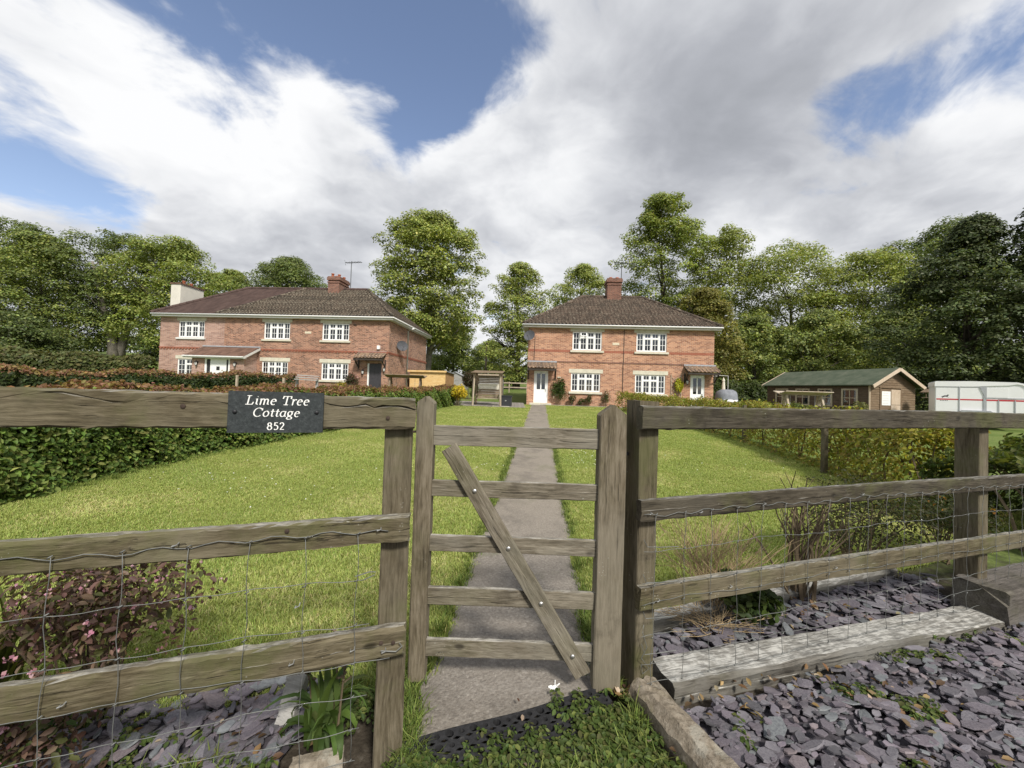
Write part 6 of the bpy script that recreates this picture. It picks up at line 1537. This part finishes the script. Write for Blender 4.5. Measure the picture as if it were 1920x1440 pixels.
# ------------------------------------------------------------------ grass, weeds, daisies (uncountable)
def tuft_source(name, n, h, w, rad, cols, seed, bend=.5):
    r = np.random.default_rng(seed); V = []; F = []; C = []
    for i in range(n):
        a = r.uniform(0, 6.283); d = np.array([math.cos(a), math.sin(a), 0]); s = np.array([-d[1], d[0], 0]); b = np.append(r.normal(0, rad, 2), 0.); hh = h * r.uniform(.55, 1.15); ww = w * r.uniform(.7, 1.2); bd = hh * bend * r.uniform(.2, 1.3); k = len(V); c = palette(1, cols, r, .22)[0]
        V += [b - s * ww / 2, b + s * ww / 2, b + d * bd * .35 + s * ww * .4 + np.array([0, 0, hh * .62]), b + d * bd * .35 - s * ww * .4 + np.array([0, 0, hh * .62]), b + d * bd + np.array([0, 0, hh])]
        F += [(k, k + 1, k + 2, k + 3), (k + 3, k + 2, k + 4)]; C += [c * .8, c * .8, c, c, c * 1.15]
    return bpy.data.objects.new(name, make_mesh(name, V, F, 'grass_blade', False, False, np.array(C)))
def scatter(name, label, pts, scl, sources, seed, idx=None):
    """one object: every point of a point mesh carries a copy of one of the source tufts"""
    r = np.random.default_rng(seed)
    me = bpy.data.meshes.new(name); n = len(pts)
    me.vertices.add(n); me.vertices.foreach_set('co', np.asarray(pts, np.float32).ravel())
    a = me.attributes.new('rot', 'FLOAT_VECTOR', 'POINT'); rot = np.zeros((n, 3), np.float32); rot[:, 2] = r.uniform(0, 6.283, n); rot[:, :2] = r.normal(0, .12, (n, 2)); a.data.foreach_set('vector', rot.ravel())
    a = me.attributes.new('scl', 'FLOAT', 'POINT'); a.data.foreach_set('value', np.asarray(scl, np.float32))
    if idx is None: idx = r.integers(0, len(sources), n)
    a = me.attributes.new('idx', 'INT', 'POINT'); a.data.foreach_set('value', np.asarray(idx, np.int32))
    for k_, s_ in enumerate(sources): s_.name = '%s_%02d' % (name, k_)
    o = link(name, me); tag(o, label, None, None, 'stuff')
    cl = bpy.data.collections.new(name + '_source')
    for s in sources: cl.objects.link(s)
    ng = bpy.data.node_groups.new(name, 'GeometryNodeTree')
    ng.interface.new_socket('Geometry', in_out='INPUT', socket_type='NodeSocketGeometry'); ng.interface.new_socket('Geometry', in_out='OUTPUT', socket_type='NodeSocketGeometry')
    N_ = ng.nodes; gi = N_.new('NodeGroupInput'); go = N_.new('NodeGroupOutput'); ip = N_.new('GeometryNodeInstanceOnPoints'); ci = N_.new('GeometryNodeCollectionInfo')
    ci.inputs['Collection'].default_value = cl; ci.inputs['Separate Children'].default_value = True; ci.inputs['Reset Children'].default_value = True
    ra = N_.new('GeometryNodeInputNamedAttribute'); ra.data_type = 'FLOAT_VECTOR'; ra.inputs['Name'].default_value = 'rot'
    sa = N_.new('GeometryNodeInputNamedAttribute'); sa.data_type = 'FLOAT'; sa.inputs['Name'].default_value = 'scl'
    ri = N_.new('GeometryNodeInputNamedAttribute'); ri.data_type = 'INT'; ri.inputs['Name'].default_value = 'idx'
    ip.inputs['Pick Instance'].default_value = True
    L_ = ng.links; L_.new(gi.outputs[0], ip.inputs['Points']); L_.new(ci.outputs[0], ip.inputs['Instance']); L_.new(ra.outputs[0], ip.inputs['Rotation']); L_.new(sa.outputs[0], ip.inputs['Scale'])
    L_.new(ri.outputs[0], ip.inputs['Instance Index'])
    L_.new(ip.outputs[0], go.inputs[0])
    md = o.modifiers.new('scatter', 'NODES'); md.node_group = ng
    return o
GRASS = [(0.370, 0.432, 0.119), (0.303, 0.381, 0.098), (0.441, 0.477, 0.166), (0.232, 0.320, 0.077), (0.507, 0.494, 0.226)]
def lawn_points(n, ya, yb, seed, pw=1.0):
    r = np.random.default_rng(seed); y = ya + (yb - ya) * r.random(n) ** pw; x = r.uniform(-5.3, 6.0, n)
    k = (y > yfront(x)) & (np.abs(x - pathc(y)) > pathw(y) / 2 - .01 + r.normal(0, .02, n)) & (y < 22.6)
    k &= ~((y > 19.9) & (x < .7))
    return np.stack([x, y, gz(x, y)], 1)[k]
pn_ = lawn_points(105000, 1.5, 6.5, 61, 1.25); pm_ = lawn_points(62000, 6.0, 12.0, 62); pf_ = lawn_points(40000, 12, 22.7, 63)
pts = np.concatenate([pn_, pm_, pf_]); rg = np.random.default_rng(64)
big = .5 + .5 * np.sin(pts[:, 0] * 1.7 + 2 * np.sin(pts[:, 1] * .9)) * np.sin(pts[:, 1] * 1.3)
sc_ = np.concatenate([np.full(len(pn_), .92), np.full(len(pm_), 1.15), np.full(len(pf_), 1.35)]) * rg.uniform(.7, 1.25, len(pts)) * (.85 + .3 * big)
pn1 = np.sin(pts[:, 0] * 2.3 + 1.7 * np.sin(pts[:, 1] * 1.1)) * np.sin(pts[:, 1] * 1.9 + np.sin(pts[:, 0] * 1.3)) + .6 * np.sin(pts[:, 0] * 6.1 + pts[:, 1] * 2) * np.sin(pts[:, 1] * 5.3) + .5 * np.sin(pts[:, 1] * 3.4)
gidx = np.clip(np.round(2 + 1.1 * pn1 + rg.normal(0, .9, len(pts))), 0, 4).astype(int)
scatter('grass', 'short mown grass of the lawn', pts, sc_, [tuft_source('grass_tuft', 15, .027, .0042, .020, [GRASS[k], GRASS[(k + 1) % 5], GRASS[k]], 70 + k, .9) for k in (3, 1, 0, 2, 4)], 65, gidx)
LONG = [(.115, .165, .032), (.14, .19, .042), (.19, .225, .06), (.09, .135, .028)]
def edge_points(seed):
    r = np.random.default_rng(seed); P = []
    def blob(cx, cy, sx, sy, n): P.append(np.stack([r.normal(cx, sx, n), r.normal(cy, sy, n)], 1))
    blob(-.37, 1.52, .03, .05, 55); blob(-.41, 1.64, .025, .06, 36); blob(-.33, 1.40, .03, .03, 26); blob(.55, 1.60, .02, .05, 14); blob(.50, 1.42, .06, .06, 22); blob(.28, 1.33, .08, .04, 14); blob(.05, 1.28, .09, .03, 12)
    blob(.46, 2.15, .02, .12, 50); blob(.53, 1.78, .015, .04, 24); blob(-.55, 1.66, .06, .04, 22); blob(-.95, 1.30, .10, .03, 12)
    y = r.uniform(1.7, 9, 700); s = np.where(r.random(700) < .5, -1, 1); P.append(np.stack([pathc(y) + s * (pathw(y) / 2 + r.normal(.0, .02, 700)), y], 1))
    y = r.uniform(4.0, 16, 500); P.append(np.stack([np.interp(y, [4, 6, 9.5, 14.5, 21], [-5.05, -5.05, -4.45, -3.7, -2.75]) + r.normal(.02, .06, 500), y], 1))
    y = r.uniform(5.0, 16, 300); P.append(np.stack([np.interp(y, [4.6, 6.3, 9.8, 13.5, 21], [4.75, 5.3, 5.95, 6.15, 5.75]) + r.normal(0, .08, 300), y], 1))
    return np.concatenate(P)
ep = edge_points(71); ez = gz(ep[:, 0], ep[:, 1])
scatter('grass', 'longer rough grass along the path, posts and hedge foot', np.column_stack([ep, ez]), np.random.default_rng(72).uniform(.6, 1.3, len(ep)), [tuft_source('rough_tuft', 16, .058, .0042, .016, LONG, 80 + k, .9) for k in range(4)], 73)
def weed_source(seed, cols, n=12, L=.035, w=.016):
    r = np.random.default_rng(seed); a = np.arange(n) * 2.4 + r.normal(0, .3, n); rad = L * r.uniform(.3, 1.0, n); P = np.stack([np.cos(a) * rad, np.sin(a) * rad, .008 + .02 * r.random(n)], 1)
    Nn = np.stack([np.cos(a) * .35, np.sin(a) * .35, np.ones(n)], 1) + r.normal(0, .2, (n, 3))
    V, F, C = leaves(P, Nn, L * r.uniform(.5, 1.0, n), palette(n, cols, r, .22), r, w / L * 1.5, True, np.stack([np.cos(a), np.sin(a), np.full(n, .15)], 1))
    return bpy.data.objects.new('weed', make_mesh('weed', V, F, 'leaf', False, False, C))
def weed_points(seed):
    r = np.random.default_rng(seed); P = []
    def blob(cx, cy, sx, sy, n): P.append(np.stack([r.normal(cx, sx, n), r.normal(cy, sy, n)], 1))
    blob(.42, 1.50, .10, .10, 190); blob(.20, 1.40, .14, .05, 150); blob(.1, 1.32, .12, .03, 60); blob(.55, 1.32, .07, .08, 110); blob(.02, 1.30, .10, .03, 60); blob(-.28, 1.34, .06, .035, 45); blob(-1.05, 1.27, .14, .04, 60); blob(-.85, 1.25, .10, .03, 30); blob(-1.3, 1.36, .1, .04, 20); blob(-.55, 1.60, .06, .06, 40)
    blob(1.62, 1.76, .07, .03, 26); blob(1.78, 1.66, .06, .04, 20); blob(2.15, 2.02, .12, .03, 22); blob(1.55, 1.36, .08, .03, 16); blob(.98, 1.55, .05, .05, 4); blob(2.5, 2.2, .15, .04, 16)
    return np.concatenate(P)
wp = weed_points(75)
WEED = [(.085, .125, .03), (.11, .15, .04), (.065, .10, .025), (.13, .155, .045)]
scatter('weeds', 'low weeds over the mat and between the slate', np.column_stack([wp, np.full(len(wp), .022)]), np.random.default_rng(76).uniform(.4, .9, len(wp)), [weed_source(90 + k, WEED) for k in range(4)], 77)
def litter():
    r = np.random.default_rng(78); P = []
    for (cx, cy, sx, sy, n) in ((.52, 1.70, .04, .03, 26), (1.4, 1.78, .25, .06, 40), (1.7, 2.45, .4, .1, 120), (.95, 1.66, .1, .04, 16), (-.9, 1.45, .25, .1, 30), (2.0, 1.6, .6, .25, 45), (.3, 1.5, .2, .1, 12)):
        P.append(np.stack([r.normal(cx, sx, n), r.normal(cy, sy, n), .03 + .015 * r.random(n)], 1))
    P = np.concatenate(P); n = len(P)
    foliage = foliage_obj('dead_leaves', [leaves(P, r.normal(0, .35, (n, 3)) + np.array([0, 0, 1]), .032 * r.uniform(.5, 1.3, n), palette(n, [(.22, .13, .06), (.30, .20, .10), (.14, .085, .05), (.40, .32, .22)], r), r, .6, True)], 'leaf', None)
    tag(foliage, 'dead leaves blown against the sleepers and slate', None, None, 'stuff')
litter()
def daisies():
    r = np.random.default_rng(79); P = []
    for (cx, cy, sx, sy, n) in ((-2.9, 4.4, .5, .25, 9), (-2.0, 4.7, .5, .25, 6), (-1.1, 6.2, 1.6, 1.2, 30), (-.1, 6.1, .25, .15, 16), (1.35, 7.0, .18, .7, 34), (1.9, 10, .4, 2, 40), (.35, 8.2, .2, .5, 20), (3.6, 8, 1.2, 2.5, 30), (-3.6, 5.4, .5, .7, 18)):
        P.append(np.stack([r.normal(cx, sx, n), r.normal(cy, sy, n)], 1))
    P = np.concatenate(P); P = P[np.abs(P[:, 0] - pathc(P[:, 1])) > .46]; n = len(P); z = gz(P[:, 0], P[:, 1]) + .045
    Q = np.repeat(np.column_stack([P, z]), 3, 0); m = len(Q)
    o = foliage_obj('daisies', [leaves(Q, np.array([0, -.25, 1.]) + r.normal(0, .15, (m, 3)), .019 * r.uniform(.7, 1.2, m), np.full((m, 3), .78), r, .75)], 'petal', None)
    tag(o, 'daisies dotted through the lawn', None, None, 'stuff')
daisies()
# stakes of the little fence along the right-hand hedge
for k, (x, y, h, lab) in enumerate(((5.30, 6.50, 1.08, 'nearer grey stake standing in the patchy right hedge'), (6.00, 9.90, 1.0, 'farther grey stake standing in the patchy right hedge'))):
    tag(link('hedge_stake', upright_mesh('hedge_stake', .075, .075, h, 'post_wood', 91 + k)), lab, 'stake', 'stakes along the right hedge').location = (x, y, gzf(x, y) - .03)
